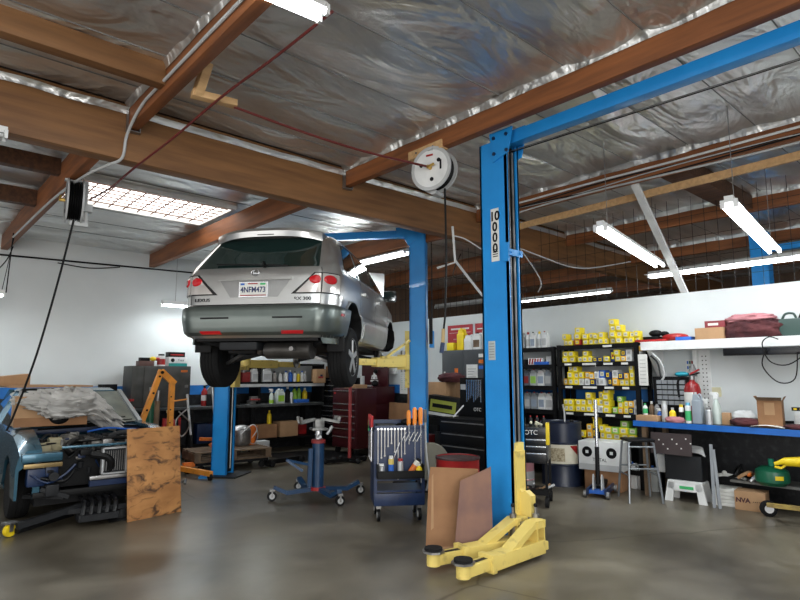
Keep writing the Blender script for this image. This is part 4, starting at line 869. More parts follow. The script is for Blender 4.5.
carton('blue_tray', 'blue tray of parts on the bench left of the red jack', 'tray', 3.06, 10.65, .96, .2, .16, .09, BLUEL)
carton('white_carton', 'small white carton at the far left end of the bench', 'box', 2.86, 10.65, .96, .14, .12, .12, PAPER)
m = MB(); m.ball((0, 0, .04), .05, YEL2, (1.5, .8, .6)); tag(m.obj('yellow_rag', None, (3.08, 10.65, 1.05)), 'yellow cloth lying on the blue parts tray', 'cloth')
fe = thing('fire_extinguisher', 'small red extinguisher standing on the bench right of the grey cabinet', 'fire extinguisher', (4.62, 10.75, .96))
m = MB(); m.lathe([(.05, 0), (.055, .02), (.055, .26), (.03, .31), (.02, .33)], RED, seg=16); m.lathe([(.056, .1), (.056, .2)], WHT, seg=16); m.obj('body', fe); m = MB(); m.cyl((0, 0, .33), (0, 0, .37), .02, BLK); m.bar((-.03, 0, .37), (.06, 0, .39), .02, .015, BLK); m.obj('valve', fe)
for i, (x, y, ln, nm) in enumerate(((4.05, 9.9, 1.20, 'pale-handled jack handle leaning against the bench, left one'), (4.62, 10.2, 1.5, 'long steel floor-jack handle leaning beside the left lift post'))):
    o = thing('steel_lever', nm, 'tool', (x, y, 0)); m = MB(); m.cyl((0, 0, .5), (0, .25, ln), .02, ALU, seg=10); m.obj('shaft', o); m = MB(); m.cyl((0, -.1, .02), (0, 0, .52), .03, BLK, seg=10); m.obj('grip', o)
m = MB(); m.lathe([(.2, -.03), (.21, 0), (.2, .03), (.08, .03), (.06, .05)], STEEL, (0, 0, .21), 28, ax='y'); tag(m.obj('brake_rotor', None, (4.95, 10.95, .96)), 'grey disc standing on the bench against the blue stripe', 'car part')
# bench vise and others near the corner
v = thing('bench_vise', 'bench vise with red handle right of the left lift post', 'vise', (5.55, 10.62, .96)); m = MB(); m.box(-.06, .06, -.05, .12, 0, .08, STEEL, b=.01); m.box(-.08, .08, -.1, -.02, .06, .16, STEEL, b=.01); m.obj('body', v); m = MB(); m.cyl((-.1, -.13, .1), (.1, -.13, .1), .012, RED, seg=8); m.cyl((0, -.13, .1), (0, 0, .1), .02, STEEL, seg=8); m.obj('screw', v)
CLR = mat('clear_plastic', (.55, .62, .58), .25)
spray('spray_bottle', 'clear spray bottle with green liquid, left of the pair on the corner bench', 'spray bottle', 5.98, 10.62, .96, .30, .045, CLR, WHT, LIQ)
jug('liquid_jug', 'clear jug of green liquid beside the spray bottle on the corner bench', 'jug', 6.17, 10.62, .96, .18, .13, .30, CLR, WHT, LIQ)
can('spray_can', 'silver spray can right of the green jug on the corner bench', 'can', 6.45, 10.62, .96, .22, .033, ALU, LGREY)
bottle('coolant_bottle', 'green bottle behind the silver can on the corner bench', 'bottle', 6.72, 10.95, .96, .33, .06, LIQ, BLK)
bottle('coolant_bottle', 'dark bottle left of the green one on the corner bench', 'bottle', 6.55, 10.95, .96, .33, .055, DARK, WHT)
bottle('coolant_bottle', 'yellow bottle at the right end of the corner bench', 'bottle', 6.98, 10.95, .96, .30, .055, YEL2, WHT)
bottle('coolant_bottle', 'bright green bottle next to the yellow one on the corner bench', 'bottle', 6.85, 10.98, .96, .34, .05, mat('lime', (.28, .55, .05), .4), BLK)
carton('blue_case', 'blue plastic tray on the corner bench before the bottles', 'tray', 6.75, 10.72, .96, .3, .14, .07, BLUEL)
carton('grinder_box', 'small grey machine on the corner bench behind the red-handled vise', 'tool', 5.75, 10.9, .96, .2, .16, .14, DARK)
# wall shelf over the corner bench
ws = thing('wall_shelf', 'black wall shelf of fluids over the corner bench, under the raised vehicle', 'shelf', (6.20, 10.95, 0))
m = MB(); m.box(-1.1, 1.15, -.2, .22, 1.36, 1.40, BLK); m.obj('shelf', ws); m = MB(); m.box(-1.1, 1.15, -.2, .22, 1.74, 1.78, BLK); m.obj('shelf', ws)
for x in (-1.1, -.42, 1.13): m = MB(); m.box(x - .025, x + .025, -.2, .22, .96, 1.78, BLK); m.obj('upright', ws)
m = MB(); m.box(-1.1, 1.15, -.215, -.2, 1.30, 1.36, LGREY); m.obj('front_rail', ws)
for i in range(2): jug('oil_jug', ['left', 'right'][i] + ' white oil jug of the pair on the black wall shelf', 'jug', 5.72 + .25 * i, 10.86, 1.40, .21, .13, .29, WHT, BLK, LGREY)
carton('filter_box', 'red and black carton left of the white jugs on the wall shelf', 'box', 5.50, 10.86, 1.40, .16, .14, .20, mat('dark_red', (.25, .02, .02), .5))
hb = [(6.16, .20, .05, mat('greyish', (.3, .28, .26), .6), BLK, 'grey'), (6.30, .17, .045, WHT, WHT, 'white'), (6.43, .21, .05, WHT, BLUEL, 'blue-capped white'), (6.54, .22, .05, BLUEL, WHT, 'bright blue'), (6.65, .20, .04, WHT, BLK, 'black-capped white'), (6.74, .18, .04, YEL2, WHT, 'yellow-topped'), (6.83, .21, .04, WHT, BLUEL, 'slim white'), (6.91, .20, .035, LGREY, WHT, 'slim grey')]
for x, h_, r_, a, b, nm in hb: bottle('fluid_bottle', nm + ' bottle on the black wall shelf right of the jugs', 'bottle', x, 10.84, 1.40, h_ * 1.1, r_, a, b)
cb = carton('cardboard_box', 'brown carton with red mark hanging off the wall shelf right end', 'box', 7.18, 10.72, 1.37, .24, .2, .30, CARD2); m = MB(); m.box(-.07, .06, -.103, -.1, .10, .14, RED); m.box(-.02, .04, -.103, -.1, .14, .18, DBLUE); m.obj('print', cb)
carton('cardboard_box', 'open brown carton on the black top chest in the corner', 'box', 7.72, 11.0, 1.48, .18, .2, .26, CARD)
jug('oil_jug', 'white jug on the black top chest beside the rear tyre', 'jug', 7.70, 10.60, 1.48, .24, .16, .20, WHT, RED)
# below the corner bench
carton('cardboard_box', 'open brown carton on the shelf under the corner bench, left', 'box', 5.83, 10.62, .30, .42, .3, .26, CARD)
carton('cardboard_box', 'open brown carton on the shelf under the corner bench, right', 'box', 6.32, 10.62, .30, .42, .3, .30, CARD2)
bottle('yellow_bottle', 'yellow squeeze bottle standing on the carton under the corner bench', 'bottle', 5.93, 10.60, .56, .27, .045, YEL2, YEL2)
# behind the left post: bucket, pallets, jack
m = MB(); m.lathe([(.12, 0), (.15, .30), (.155, .31), (.14, .31), (.11, .02)], ORG, seg=24); bk = tag(m.obj('bucket', None, (4.98, 9.62, .32)), 'orange bucket on the stacked crates behind the left lift post', 'bucket')
m = MB(); m.tube(drape([(-.15, 0, .3), (-.12, -.1, .12), (.02, -.16, .02), (.14, -.08, .14), (.15, 0, .3)]), .006, ALU, 5); m.obj('handle', bk)
pal = thing('pallet_dolly', 'worn wooden pallet on a dolly behind the left lift post', 'pallet', (4.45, 9.35, 0), -6)
for z in (.16, .30):
    for i in range(4): m = MB(); m.box(-.62, .66, -.34 + .19 * i, -.20 + .19 * i, z, z + .02, WORN); m.obj('plank', pal)
for x in (-.58, 0, .6): m = MB(); m.box(x - .05, x + .05, -.34, .36, .18, .30, WORN); m.obj('bearer', pal)
m = MB(); m.box(-.6, .62, -.3, .3, .11, .15, BLK); m.obj('dolly_frame', pal)
for x in (-.5, .52):
    for y in (-.26, .26): m = MB(); m.cyl((x, y - .02, .055), (x, y + .02, .055), .055, RUB); m.obj('caster', pal)
m = MB(); m.lathe([(.0, .0), (.15, .0), (.17, .05), (.17, .26), (.12, .32), (.05, .34)], STEEL, seg=22); m.tube(drape([(.17, -.05, .1), (.25, -.1, .25), (.1, -.2, .35), (-.1, -.18, .2)]), .01, WHT, 5); tag(m.obj('compressor_tank', None, (4.80, 9.55, .33)), 'rusty grey tank with pale hose on the pallet by the left post', 'tank')
carton('white_box', 'white box on the floor right of the pallet near the left post', 'box', 5.32, 9.8, .0, .26, .2, .34, LGREY)
ft = thing('floor_jack', 'black floor jack head reaching right from the pallet dolly', 'jack', (5.45, 9.05, 0), 12)
m = MB(); m.bar((-.5, 0, .08), (.25, 0, .07), .08, .07, BLK); m.obj('frame', ft)
for x in (-.4, .28):
    m = MB(); m.cyl((x, -.08, .055), (x, .08, .055), .055, RUB); m.obj('wheel', ft)
of = thing('hoist_base', 'orange low hoist base with black wheels behind the plywood sheet', 'hoist', (4.0, 9.18, 0), 3)
m = MB(); m.bar((-.35, 0, .14), (.45, 0, .14), .08, .07, ORG); m.bar((.35, 0, .16), (.15, .15, .42), .05, .05, ORG); m.bar((.0, .2, .5), (.45, .2, .46), .06, .05, ORG); m.obj('frame', of)
for x in (-.28, .40): m = MB(); m.cyl((x, -.03, .05), (x, .03, .05), .05, BLK); m.obj('wheel', of)
m = MB(); m.lathe([(0, 0), (.1, 0), (.105, .03), (.09, .09), (.05, .11), (.05, .16)], ALU, seg=20); m.tube([(.08, 0, .1), (.14, -.05, .14), (.1, -.12, .1)], .02, STEEL, 8); tag(m.obj('alternator', None, (3.05, 7.95, 0), 0), 'round metal car part lying on the floor by the plywood edge', 'car part')
m = MB(); m.grid(lambda i, j: (5.75 + 1.5 * i - .25 * j, 9.1 + 1.4 * j - .25 * i, .006 + .003 * noise.noise(Vector((i * 6, j * 6, 0)))), 20, 12, BLK); tag(m.obj('floor_mat'), 'black rubber mat lying on the floor before the corner bench', 'mat')
# ------------------------------------------------------------ transmission jack
TJ = mat('jack_blue', (.010, .045, .11), .35, c2=(.008, .032, .085))
tj = thing('transmission_jack', 'dark blue transmission jack on four casters in the middle of the floor', 'jack', (4.25, 6.32, 0), -21)
m = MB(); m.cyl((0, 0, .10), (0, 0, .70), .075, TJ, seg=24); m.lathe([(.1, .1), (.1, .14), (.088, .14)], RED); m.lathe([(.09, .68), (.09, .72), (.06, .73)], MATS['dark_red']); m.cyl((0, 0, .72), (0, 0, .84), .045, CHR, seg=16); m.obj('column', tj)
m = MB(); m.bar((-.12, -.05, .15), (-.11, -.05, .62), .05, .05, TJ); m.bar((-.12, -.05, .42), (-.42, -.1, .50), .035, .03, TJ); m.bar((-.42, -.1, .50), (-.22, -.12, .36), .03, .03, TJ); m.obj('pump_pedal', tj)
for a in (2, 104, 180, 285):
    c_, s_ = math.cos(R(a)), math.sin(R(a)); L_ = .55
    m = MB(); m.bar((c_ * .06, s_ * .06, .115), (c_ * L_ * .72, s_ * L_ * .72, .09), .07, .05, TJ); m.bar((c_ * L_ * .70, s_ * L_ * .70, .09), (c_ * L_, s_ * L_, .165), .06, .045, TJ); lg = m.obj('leg', tj)
    m = MB(); x, y = c_ * (L_ + .02), s_ * (L_ + .02); m.cyl((x, y - .018, .06), (x, y + .018, .06), .058, BLK, seg=18); m.cyl((x, y - .021, .06), (x, y + .021, .06), .034, LGREY, seg=12); m.box(x - .03, x + .03, y - .03, y + .03, .12, .145, STEEL); m.box(x - .01, x + .01, y - .03, y - .024, .05, .13, STEEL); m.obj('caster', lg)
m = MB(); m.T = Matrix.Translation((0, 0, -.16)); ALU_ = ALU; SD = mat('saddle_metal', (.30, .30, .29), .45, .6, c2=(.15, .15, .14), scale=12); m.box(-.10, .10, -.10, .10, 1.0, 1.03, SD, b=.008); m.box(-.06, .06, -.07, .07, 1.02, 1.14, SD, b=.01)
for a in (20, 160, 200, 340):
    c_, s_ = math.cos(R(a)), math.sin(R(a)); m.bar((c_ * .05, s_ * .05, 1.14), (c_ * .26, s_ * .26, 1.10), .045, .03, SD); m.bar((c_ * .25, s_ * .25, 1.09), (c_ * .27, s_ * .27, 1.17), .05, .03, SD)
m.cyl((.1, -.05, .95), (.16, -.08, 1.05), .02, ALU); m.cyl((-.02, -.1, .93), (-.02, -.18, .93), .02, ALU); m.obj('saddle', tj)

# ------------------------------------------------------------ rolling tool cart with screwdrivers
tc = thing('tool_cart', 'blue rolling tool cart hung with wrenches and orange screwdrivers', 'tool cart', (4.235, 4.745, 0), -34)
m = MB(); W2 = .27
m.box(-W2, W2, -.005, .005, .42, .98, DBLUE); m.box(-W2, W2, .0, .42, .16, .19, DBLUE); m.box(-W2 - .005, -W2 + .005, .0, .42, .18, .95, DBLUE); m.box(W2 - .005, W2 + .005, .0, .42, .18, .95, DBLUE); m.box(-W2, W2, 0, .42, .93, .95, DBLUE); m.box(-W2, W2, -.015, .01, .17, .29, DBLUE, b=.004); m.box(-W2, -W2 + .03, -.01, .01, .2, .5, DBLUE); m.box(W2 - .03, W2, -.01, .01, .2, .5, DBLUE); m.box(-W2, W2, -.02, .0, .96, 1.0, DBLUE, b=.003); m.box(-W2, W2, .3, .32, .95, 1.04, DBLUE)
m.obj('body', tc)
m = MB(); m.box(-W2 + .02, W2 - .02, -.13, -.12, .46, .54, BLK); m.box(-W2 + .02, W2 - .02, -.13, -.005, .46, .47, BLK); m.box(-W2 + .02, -W2 + .03, -.13, -.005, .46, .60, BLK); m.box(W2 - .03, W2 - .02, -.13, -.005, .46, .60, BLK); m.obj('can_tray', tc)
m = MB(); m.box(-W2, W2, .0, .42, .30, .32, DBLUE); m.box(-W2 + .04, -.03, .03, .38, .95, 1.0, BLK, b=.01); m.obj('inner_shelf', tc)
for x in (-.22, .22):
    for y in (.04, .38):
        m = MB(); m.cyl((x - .015, y, .065), (x + .015, y, .065), .065, BLK, seg=18); m.cyl((x - .018, y, .065), (x + .018, y, .065), .035, LGREY, seg=12); m.box(x - .025, x + .025, y - .03, y + .03, .13, .165, STEEL); m.obj('caster', tc)
tcM = Matrix.Translation((4.235, 4.745, 0)) @ Matrix.Rotation(R(-34), 4, 'Z')
def cart_pt(x, y, z): v = tcM @ Vector((x, y, z)); return (v.x, v.y, v.z)
lens_ = [.42, .30, .28, .18, .15, .24, .52, .40, .26]
for i, ln in enumerate(lens_):
    x = -.235 + .036 * i; o = thing('wrench', 'steel wrench hanging on the blue tool cart, %s from the left' % ORD[i], 'wrench', cart_pt(x, -.03, .965), -34, 'wrenches hanging on the tool cart')
    m = MB(); m.box(-.005, .005, -.003, .003, -ln, 0, STEEL); m.cyl((0, -.005, -ln), (0, .005, -ln), .010, STEEL, seg=10); m.cyl((0, -.005, 0), (0, .005, 0), .013, CHR, seg=10); m.obj('shaft', o)
for i, x in enumerate((.10, .165, .23)):
    o = thing('screwdriver', ['left', 'middle, tallest', 'right'][i] + ' orange-handled screwdriver standing in the blue tool cart', 'screwdriver', cart_pt(x, -.01, 1.0), -34, None)
    h_ = (.16, .19, .19)[i]; m = MB(); m.lathe([(.016, 0), (.024, .02), (.022, .06), (.026, .10), (.024, h_ - .02), (.012, h_)], mat('handle_orange', (.9, .28, .03), .4), seg=10); m.obj('handle', o); m = MB(); m.cyl((0, -.02, .02), (0, -.02, -(.2, .45, .6)[i]), .006, CHR, seg=8); m.obj('blade', o)
can('aerosol_can', 'silver crumpled can first from left in the cart tray', 'can', *cart_pt(-.20, -.07, .47), .14, .035, ALU, WHT)
can('aerosol_can', 'blue and yellow aerosol can standing in the cart tray', 'can', *cart_pt(-.10, -.07, .47), .22, .03, mat('gold_can', (.6, .45, .1), .4), WHT, BLUEL)
can('aerosol_can', 'silver aerosol can with red cap in the middle of the cart tray', 'can', *cart_pt(.0, -.07, .47), .19, .032, ALU, RED)
oc = can('aerosol_can', 'orange and white can leaning in the cart tray', 'can', *cart_pt(.09, -.07, .49), .20, .03, mat('can_white', (.7, .68, .6), .4), BLK, ORG); oc.rotation_euler = (0, R(35), R(-34))
bottle('glue_bottle', 'small yellow bottle at the right end of the cart tray', 'bottle', *cart_pt(.2, -.07, .47), .13, .035, YEL2, WHT)
m = MB(); m.cyl((-.12, -.03, .52), (.0, -.03, .82), .008, CHR, seg=8); m.cyl((-.12, -.03, .5), (-.1, -.03, .55), .018, CHR, seg=10); o = tag(m.obj('ratchet'), 'steel ratchet leaning diagonally on the blue cart back panel', 'tool'); o.matrix_world = tcM
for i in range(5):
    x = .02 + .042 * i; m = MB(); m.cyl((x, -.03, .84), (x + .05, -.03, .93), .005, CHR, seg=6); m.cyl((x - .006, -.034, .83), (x + .008, -.034, .85), .01, CHR, seg=8); o = tag(m.obj('small_wrench'), 'small angled wrench on the blue cart panel, %s from the left' % ORD[i], 'wrench', 'small angled wrenches on the cart'); o.matrix_world = tcM
for i in range(7):
    y = .03 + .055 * i; mt = [RED, BLK, mat('navy_handle', (.02, .05, .2), .4), RED, BLK, LGREEN, RED][i]
    m = MB(); m.cyl((-.30, y, .98 - .03 * (i % 3)), (-.295, y, 1.10 - .03 * (i % 3)), .016, mt, seg=8); m.cyl((-.30, y, .98 - .03 * (i % 3)), (-.30, y, .62 + .04 * (i % 2)), .006, CHR, seg=6)
    o = tag(m.obj('side_tool'), '%s-handled tool hung on the left side of the cart, %s from the front' % (['red', 'black', 'navy', 'red', 'black', 'green', 'red'][i], ORD[i]), 'tool', 'tools hung on the cart side'); o.matrix_world = tcM
m = MB(); m.ball((.12, .2, 1.02), .05, BLK, (1.6, 1, .8)); m.cyl((.0, .25, .98), (.2, .15, 1.06), .015, BLK); m.ball((.24, .3, 1.08), .05, BLK, (1, 1, 1.3)); o = tag(m.obj('pliers_heap'), 'black tools heaped on top of the blue cart', 'tool'); o.matrix_world = tcM
m = MB(); m.tube(drape([(.30, .1, 1.05), (.31, .1, .7), (.33, .05, .45), (.30, .05, .3)]), .012, LGREY, 6); m.cyl((.30, .1, 1.02), (.30, .1, 1.16), .02, STEEL, seg=8); o = tag(m.obj('air_line'), 'grey rod hanging at the right side of the blue cart', 'tool'); o.matrix_world = tcM

# ------------------------------------------------------------ red drum, cardboard, round cover
rd = thing('oil_drum', 'short open red drum behind the leaning cardboard', 'drum', (4.80, 4.42, 0))
m = MB(); r_ = .235; m.lathe([(r_, 0), (r_, .2), (r_ + .008, .21), (r_, .22), (r_, .42), (r_ + .008, .43), (r_, .44), (r_, .64), (r_ + .006, .65), (r_ - .01, .655), (r_ - .012, .5), (0.0, .5)], RED, seg=36); m.obj('body', rd)
m = MB(); m.lathe([(r_ + .009, .635), (r_ + .011, .655), (r_ - .006, .66), (r_ - .008, .645)], mat('dark_rim', (.06, .03, .03), .5), seg=36); m.obj('rim', rd)
def leaner(name, label, cat, p, q, h, lean, mt, pts=None, t=.012):
    p = Vector(p); q = Vector(q); L_ = (q - p).length; rz = math.atan2((q - p).y, (q - p).x)
    m = MB(); m.prism(pts or [(0, 0), (L_, 0), (L_, h), (0, h)], mt, -t / 2, t / 2); o = m.obj(name, None, p); o.rotation_euler = (R(-lean), 0, rz); return tag(o, label, cat)
leaner('cardboard_sheet', 'large brown cardboard sheet leaning left of the near blue post', 'cardboard', (3.69, 3.79, 0), (4.09, 3.46, 0), .7, 12, CARD, [(0, .03), (.42, 0), (.50, .70), (.06, .72), (.04, .6)])
leaner('cardboard_sheet', 'narrow stained brown sheet leaning against the near blue post', 'cardboard', (3.77, 3.53, 0), (3.97, 3.37, 0), .66, 10, mat('stained_board', (.24, .125, .085), .7, c2=(.16, .085, .075), scale=4), [(0, -.0), (.34, .0), (.36, .74), (.08, .62)])
m = MB(); m.prism([(.05, .18), (.075, .20), (.085, .66), (.07, .64)], CARD2, -.0085, -.006); m.prism([(.12, .02), (.4, .03), (.4, .05), (.15, .045)], CARD2, -.0085, -.006); tr_ = m.obj('torn_edge', bpy.data.objects['cardboard_sheet.001'] if 'large brown' in bpy.data.objects['cardboard_sheet.001']['label'] else None)
# a dark trolley with a sprayer box and the round cover behind the drum
tb = thing('equipment_trolley', 'black equipment trolley behind the blue tool cart', 'trolley', (6.85, 6.5, 0), -90)
m = MB(); m.box(-.55, .45, -.25, .35, .86, .90, BLK, b=.004); m.box(-.55, .45, -.25, .35, .35, .38, BLK); m.box(-.55, .45, -.26, -.24, .76, .86, BLK); m.obj('shelves', tb)
for x in (-.52, .42):
    for y in (-.22, .32): m = MB(); m.box(x - .02, x + .02, y - .02, y + .02, 0, .88, BLK); m.obj('leg', tb)
m = MB(); m.lathe([(.24, -.02), (.25, 0), (.24, .02), (.05, .03)], mat('canvas', (.20, .19, .15), .8), (0, 0, .40), 28, ax='y'); m.box(-.2, .2, -.02, .02, 0, .16, BLK); o = tag(m.obj('round_cover', None, (5.55, 5.60, 0.0), -45), 'round tan-grey cover leaning behind the red drum', 'cover')
dev = thing('tool_carton', 'black and yellow printed tool carton tilted on the black trolley', 'box', (6.72, 6.42, .90), -70)
m = MB(); m.box(-.28, .28, -.12, .14, 0, .30, BLK, T=Matrix.Rotation(.12, 4, 'Y'), b=.006); m.obj('box', dev)
m = MB(); T = Matrix.Rotation(.12, 4, 'Y'); m.box(-.24, .2, -.124, -.12, .06, .24, mat('olive_print', (.35, .38, .05), .5), T=T); m.box(-.2, .14, -.126, -.123, .12, .18, BLK, T=T); m.box(-.26, .26, -.125, -.12, .0, .045, PAPER, T=T); m.obj('print', dev)
carton('cardboard_box', 'plain tan board box behind the tilted black and yellow carton', 'box', 7.15, 6.95, .9, .3, .5, .52, CARD2, rz=0)
carton('cardboard_box', 'plain tan board panel right of the maroon cloth', 'box', 7.12, 6.38, .9, .06, .34, .52, CARD2)
m = MB(); m.grid(lump(.26, .15, .085, 23), 40, 20, MARO); tag(m.obj('cloth_bundle', None, (7.12, 6.68, 1.42), -90, ang=80), 'maroon cloth bundle beside the grey two-door cabinet', 'cloth')
for i, (x, y, w_, h_, mt, nm) in enumerate(((6.75, 6.85, .22, .2, MATS['dark_red'], 'dark red'), (6.8, 6.55, .2, .26, DARK, 'dark grey'), (6.78, 6.25, .24, .16, BLK, 'black'))):
    carton('tool_case', nm + ' case on the lower shelf of the black equipment trolley', 'case', x, y, .38, w_, .22, h_, mt, rz=-88)
for i, (x, w_, h_, mt, nm) in enumerate(((4.75, .22, .22, DARK, 'dark grey'), (5.0, .18, .12, STEEL, 'steel'), (5.22, .16, .2, BLK, 'black'))):
    carton('parts_bin', nm + ' bin on the bench behind the left lift post', 'bin', x, 10.72, .96, w_, .2, h_, mt)
for i, (x, w_, h_, mt, nm) in enumerate(((3.0, .5, .4, BLK, 'black'), (3.6, .4, .3, WORN, 'worn brown'), (4.1, .3, .45, DARK, 'dark grey'), (4.7, .5, .35, DBLUE, 'navy'))):
    carton('storage_crate', nm + ' crate on the low shelf under the left bench', 'crate', x, 10.8, .28, w_, .4, h_, mt)
for i, (x, w_, h_, mt, nm) in enumerate(((5.75, .25, .2, DBLUE, 'navy'), (6.6, .3, .3, DARK, 'dark grey'), (6.9, .2, .2, RED, 'red'))):
    carton('tool_case', nm + ' case at the back of the shelf under the corner bench', 'case', x, 10.98, .28, w_, .2, h_, mt)
# red stand with a tall pole
rp = thing('pole_stand', 'tall thin red pole stand right of the transmission jack', 'stand', (6.35, 8.45, 0))
m = MB(); m.cyl((0, 0, .05), (0, 0, 1.42), .03, mat('pole_red', (.42, .05, .05), .4)); m.obj('pole', rp)
m = MB(); m.bar((-.45, .1, .05), (.3, -.05, .05), .1, .06, BLK); m.bar((0, -.25, .05), (0, .25, .05), .1, .06, BLK)
for x, y in ((-.45, .1), (.3, -.05), (0, -.25), (0, .25), (-.25, .12)): m.ball((x, y, .05), .05, DARK)
m.obj('base', rp)

# ------------------------------------------------------------ tool chests along the far right wall
def chest(name, label, loc, w_, d_, z0, z1, body, rows, rz=-90, handle=CHR, casters=True, feet=0, cat='tool chest', colw=None):
    o = thing(name, label, cat, loc, rz)
    m = MB(); m.box(-w_ / 2, w_ / 2, 0, d_, z0, z1, body, b=.008); m.obj('body', o)
    n = len(rows); tot = sum(rows); z = z1 - .03; H_ = z1 - z0 - .06
    for r_ in rows:
        h_ = H_ * r_ / tot; m = MB(); m.box(-w_ / 2 + .025, w_ / 2 - .025, -.014, 0, z - h_ + .008, z - .004, body, b=.003); dr = m.obj('drawer', o)
        m = MB(); m.box(-w_ / 2 + .04, w_ / 2 - .04, -.035, -.012, z - .03, z - .014, handle, b=.003); m.obj('handle', dr); z -= h_
    if casters:
        for x in (-w_ / 2 + .08, w_ / 2 - .08):
            for y in (.08, d_ - .08): m = MB(); m.cyl((x - .02, y, .06), (x + .02, y, .06), .06, RUB); m.box(x - .03, x + .03, y - .03, y + .03, .11, z0, STEEL); m.obj('caster', o)
    return o
chest('roller_cabinet', 'black roller tool cabinet in the corner beside the wall shelf', (7.38, 10.68, 0), .92, .7, .13, .92, BLKG, [1, 1, 1.5, 1.5, 2])
chest('top_chest', 'black drawer chest stacked on the corner roller cabinet', (7.42, 10.68, .92), .88, .6, 0, .56, BLKG, [1, 1, 1, 1.3], casters=False)
rc = chest('roller_cabinet', 'dark red roller cabinet behind the red pole stand', (6.9, 9.37, 0), .79, .5, .13, 1.28, DRED, [2.1, 1, 1, 1, 1, 1.3, 1.6])
m = MB(); m.box(-.33, -.28, -.02, -.01, 1.16, 1.2, RED); m.obj('badge', rc)
mc = chest('roller_cabinet', 'dark maroon cabinet with raised lid showing a white emblem', (7.55, 9.72, 0), .93, .6, .13, .94, DRED, [1, 1, 1, 1.5])
m = MB(); m.box(-.46, .46, .0, .58, .94, 1.30, DRED, b=.006); m.box(-.42, .42, -.01, .02, .98, 1.28, BLK); m.obj('top_box', mc)
m = MB(); m.box(-.44, .44, .40, .44, 1.30, 1.86, DRED, b=.008); ld = m.obj('lid', mc)
def star(m, c, r1_, r2_, n, mt, y, a0=PI / 2):
    m.prism([(c[0] + (r1_ if i % 2 == 0 else r2_) * math.cos(a0 + i * PI / n), c[1] + (r1_ if i % 2 == 0 else r2_) * math.sin(a0 + i * PI / n)) for i in range(2 * n)], mt, y - .003, y)
m = MB(); m.prism([(-.10, 1.45), (.10, 1.45), (.085, 1.53), (.03, 1.55), (.02, 1.62), (-.02, 1.62), (-.03, 1.55), (-.085, 1.53)], WHT, .394, .398); m.box(-.13, .13, .394, .398, 1.40, 1.43, WHT); m.box(-.07, -.05, .392, .398, 1.46, 1.50, DRED); m.box(.05, .07, .392, .398, 1.46, 1.50, DRED); m.obj('emblem', ld)
m = MB(); m.ball((.12, .38, 1.62), .05, BLK); m.ball((.2, .3, 1.36), .07, BLK, (1.3, 1, 1)); tag(m.obj('air_gun', None, (7.50, 9.72, 0), -90), 'black tool hanging against the raised maroon lid', 'tool')
carton('meter_box', 'grey handheld meter standing on the maroon cabinet front', 'meter', 7.45, 9.5, 1.30, .05, .09, .22, LGREY)
carton('paper_bag', 'flat tan paper bag lying on the dark red cabinet', 'bag', 7.15, 9.35, 1.28, .3, .40, .07, CARD2)
for i in range(6):
    m = MB(); m.cyl((0, 0, .01), (.05, -.12 - .02 * i, .02), .012, ALU, seg=8); tag(m.obj('loose_tool', None, (7.62, 9.95 - .09 * i, 1.30), 20 * i), 'silver tool lying on the maroon cabinet top, %s from the left' % ORD[i], 'tool', 'loose silver tools on the maroon cabinet')
leaner('board', 'narrow brown board leaning right of the maroon cabinet', 'board', (8.12, 8.86, .0), (8.10, 8.72, .0), 1.45, 1, CARD, t=.03)
leaner('cardboard_sheet', 'crumpled brown cardboard behind the blue tool cart top', 'cardboard', (7.6, 8.85, .0), (7.55, 8.15, .0), 1.0, 3, CARD, t=.05)
m = MB(); m.box(8.185, 8.198, 8.72, 9.16, 1.15, 1.83, PAPER); wb = tag(m.obj('whiteboard'), 'pale written notice board on the partition left of the far blue post', 'board')
for i in range(13):
    m = MB(); 
    for k2 in range(4): y = 9.12 - .1 * k2; m.box(8.182, 8.185, y - .03 - random.random() * .04, y, 1.78 - .045 * i, 1.786 - .045 * i, mat('marker_green', (.12, .35, .25), .6) if i > 7 else GREY)
    m.obj('writing', wb)
m = MB(); m.box(8.12, 8.198, 9.25, 9.43, 1.56, 1.84, WHT, b=.01); m.box(8.112, 8.12, 9.28, 9.40, 1.62, 1.80, PAPER); tag(m.obj('wall_box'), 'small white box on the partition left of the notice board', 'box')
m = MB(); m.box(8.18, 8.198, 7.12, 7.75, 2.02, 2.49, mat('poster_red', (.42, .02, .03), .5)); po = tag(m.obj('poster'), 'dark red poster on the partition above the grey cabinet, left', 'poster')
m = MB(); m.box(8.176, 8.18, 7.16, 7.70, 2.34, 2.345, PAPER); m.box(8.176, 8.18, 7.35, 7.60, 2.22, 2.225, PAPER); m.box(8.176, 8.18, 7.2, 7.66, 2.40, 2.43, PAPER); m.box(8.176, 8.18, 7.3, 7.5, 2.12, 2.14, PAPER); m.obj('print_line', po)
m = MB(); m.box(8.18, 8.198, 6.70, 7.05, 2.02, 2.49, MATS['poster_red']); m.box(8.176, 8.18, 6.74, 7.0, 2.38, 2.40, PAPER); tag(m.obj('poster'), 'dark red poster on the partition, right one beside the near post', 'poster')
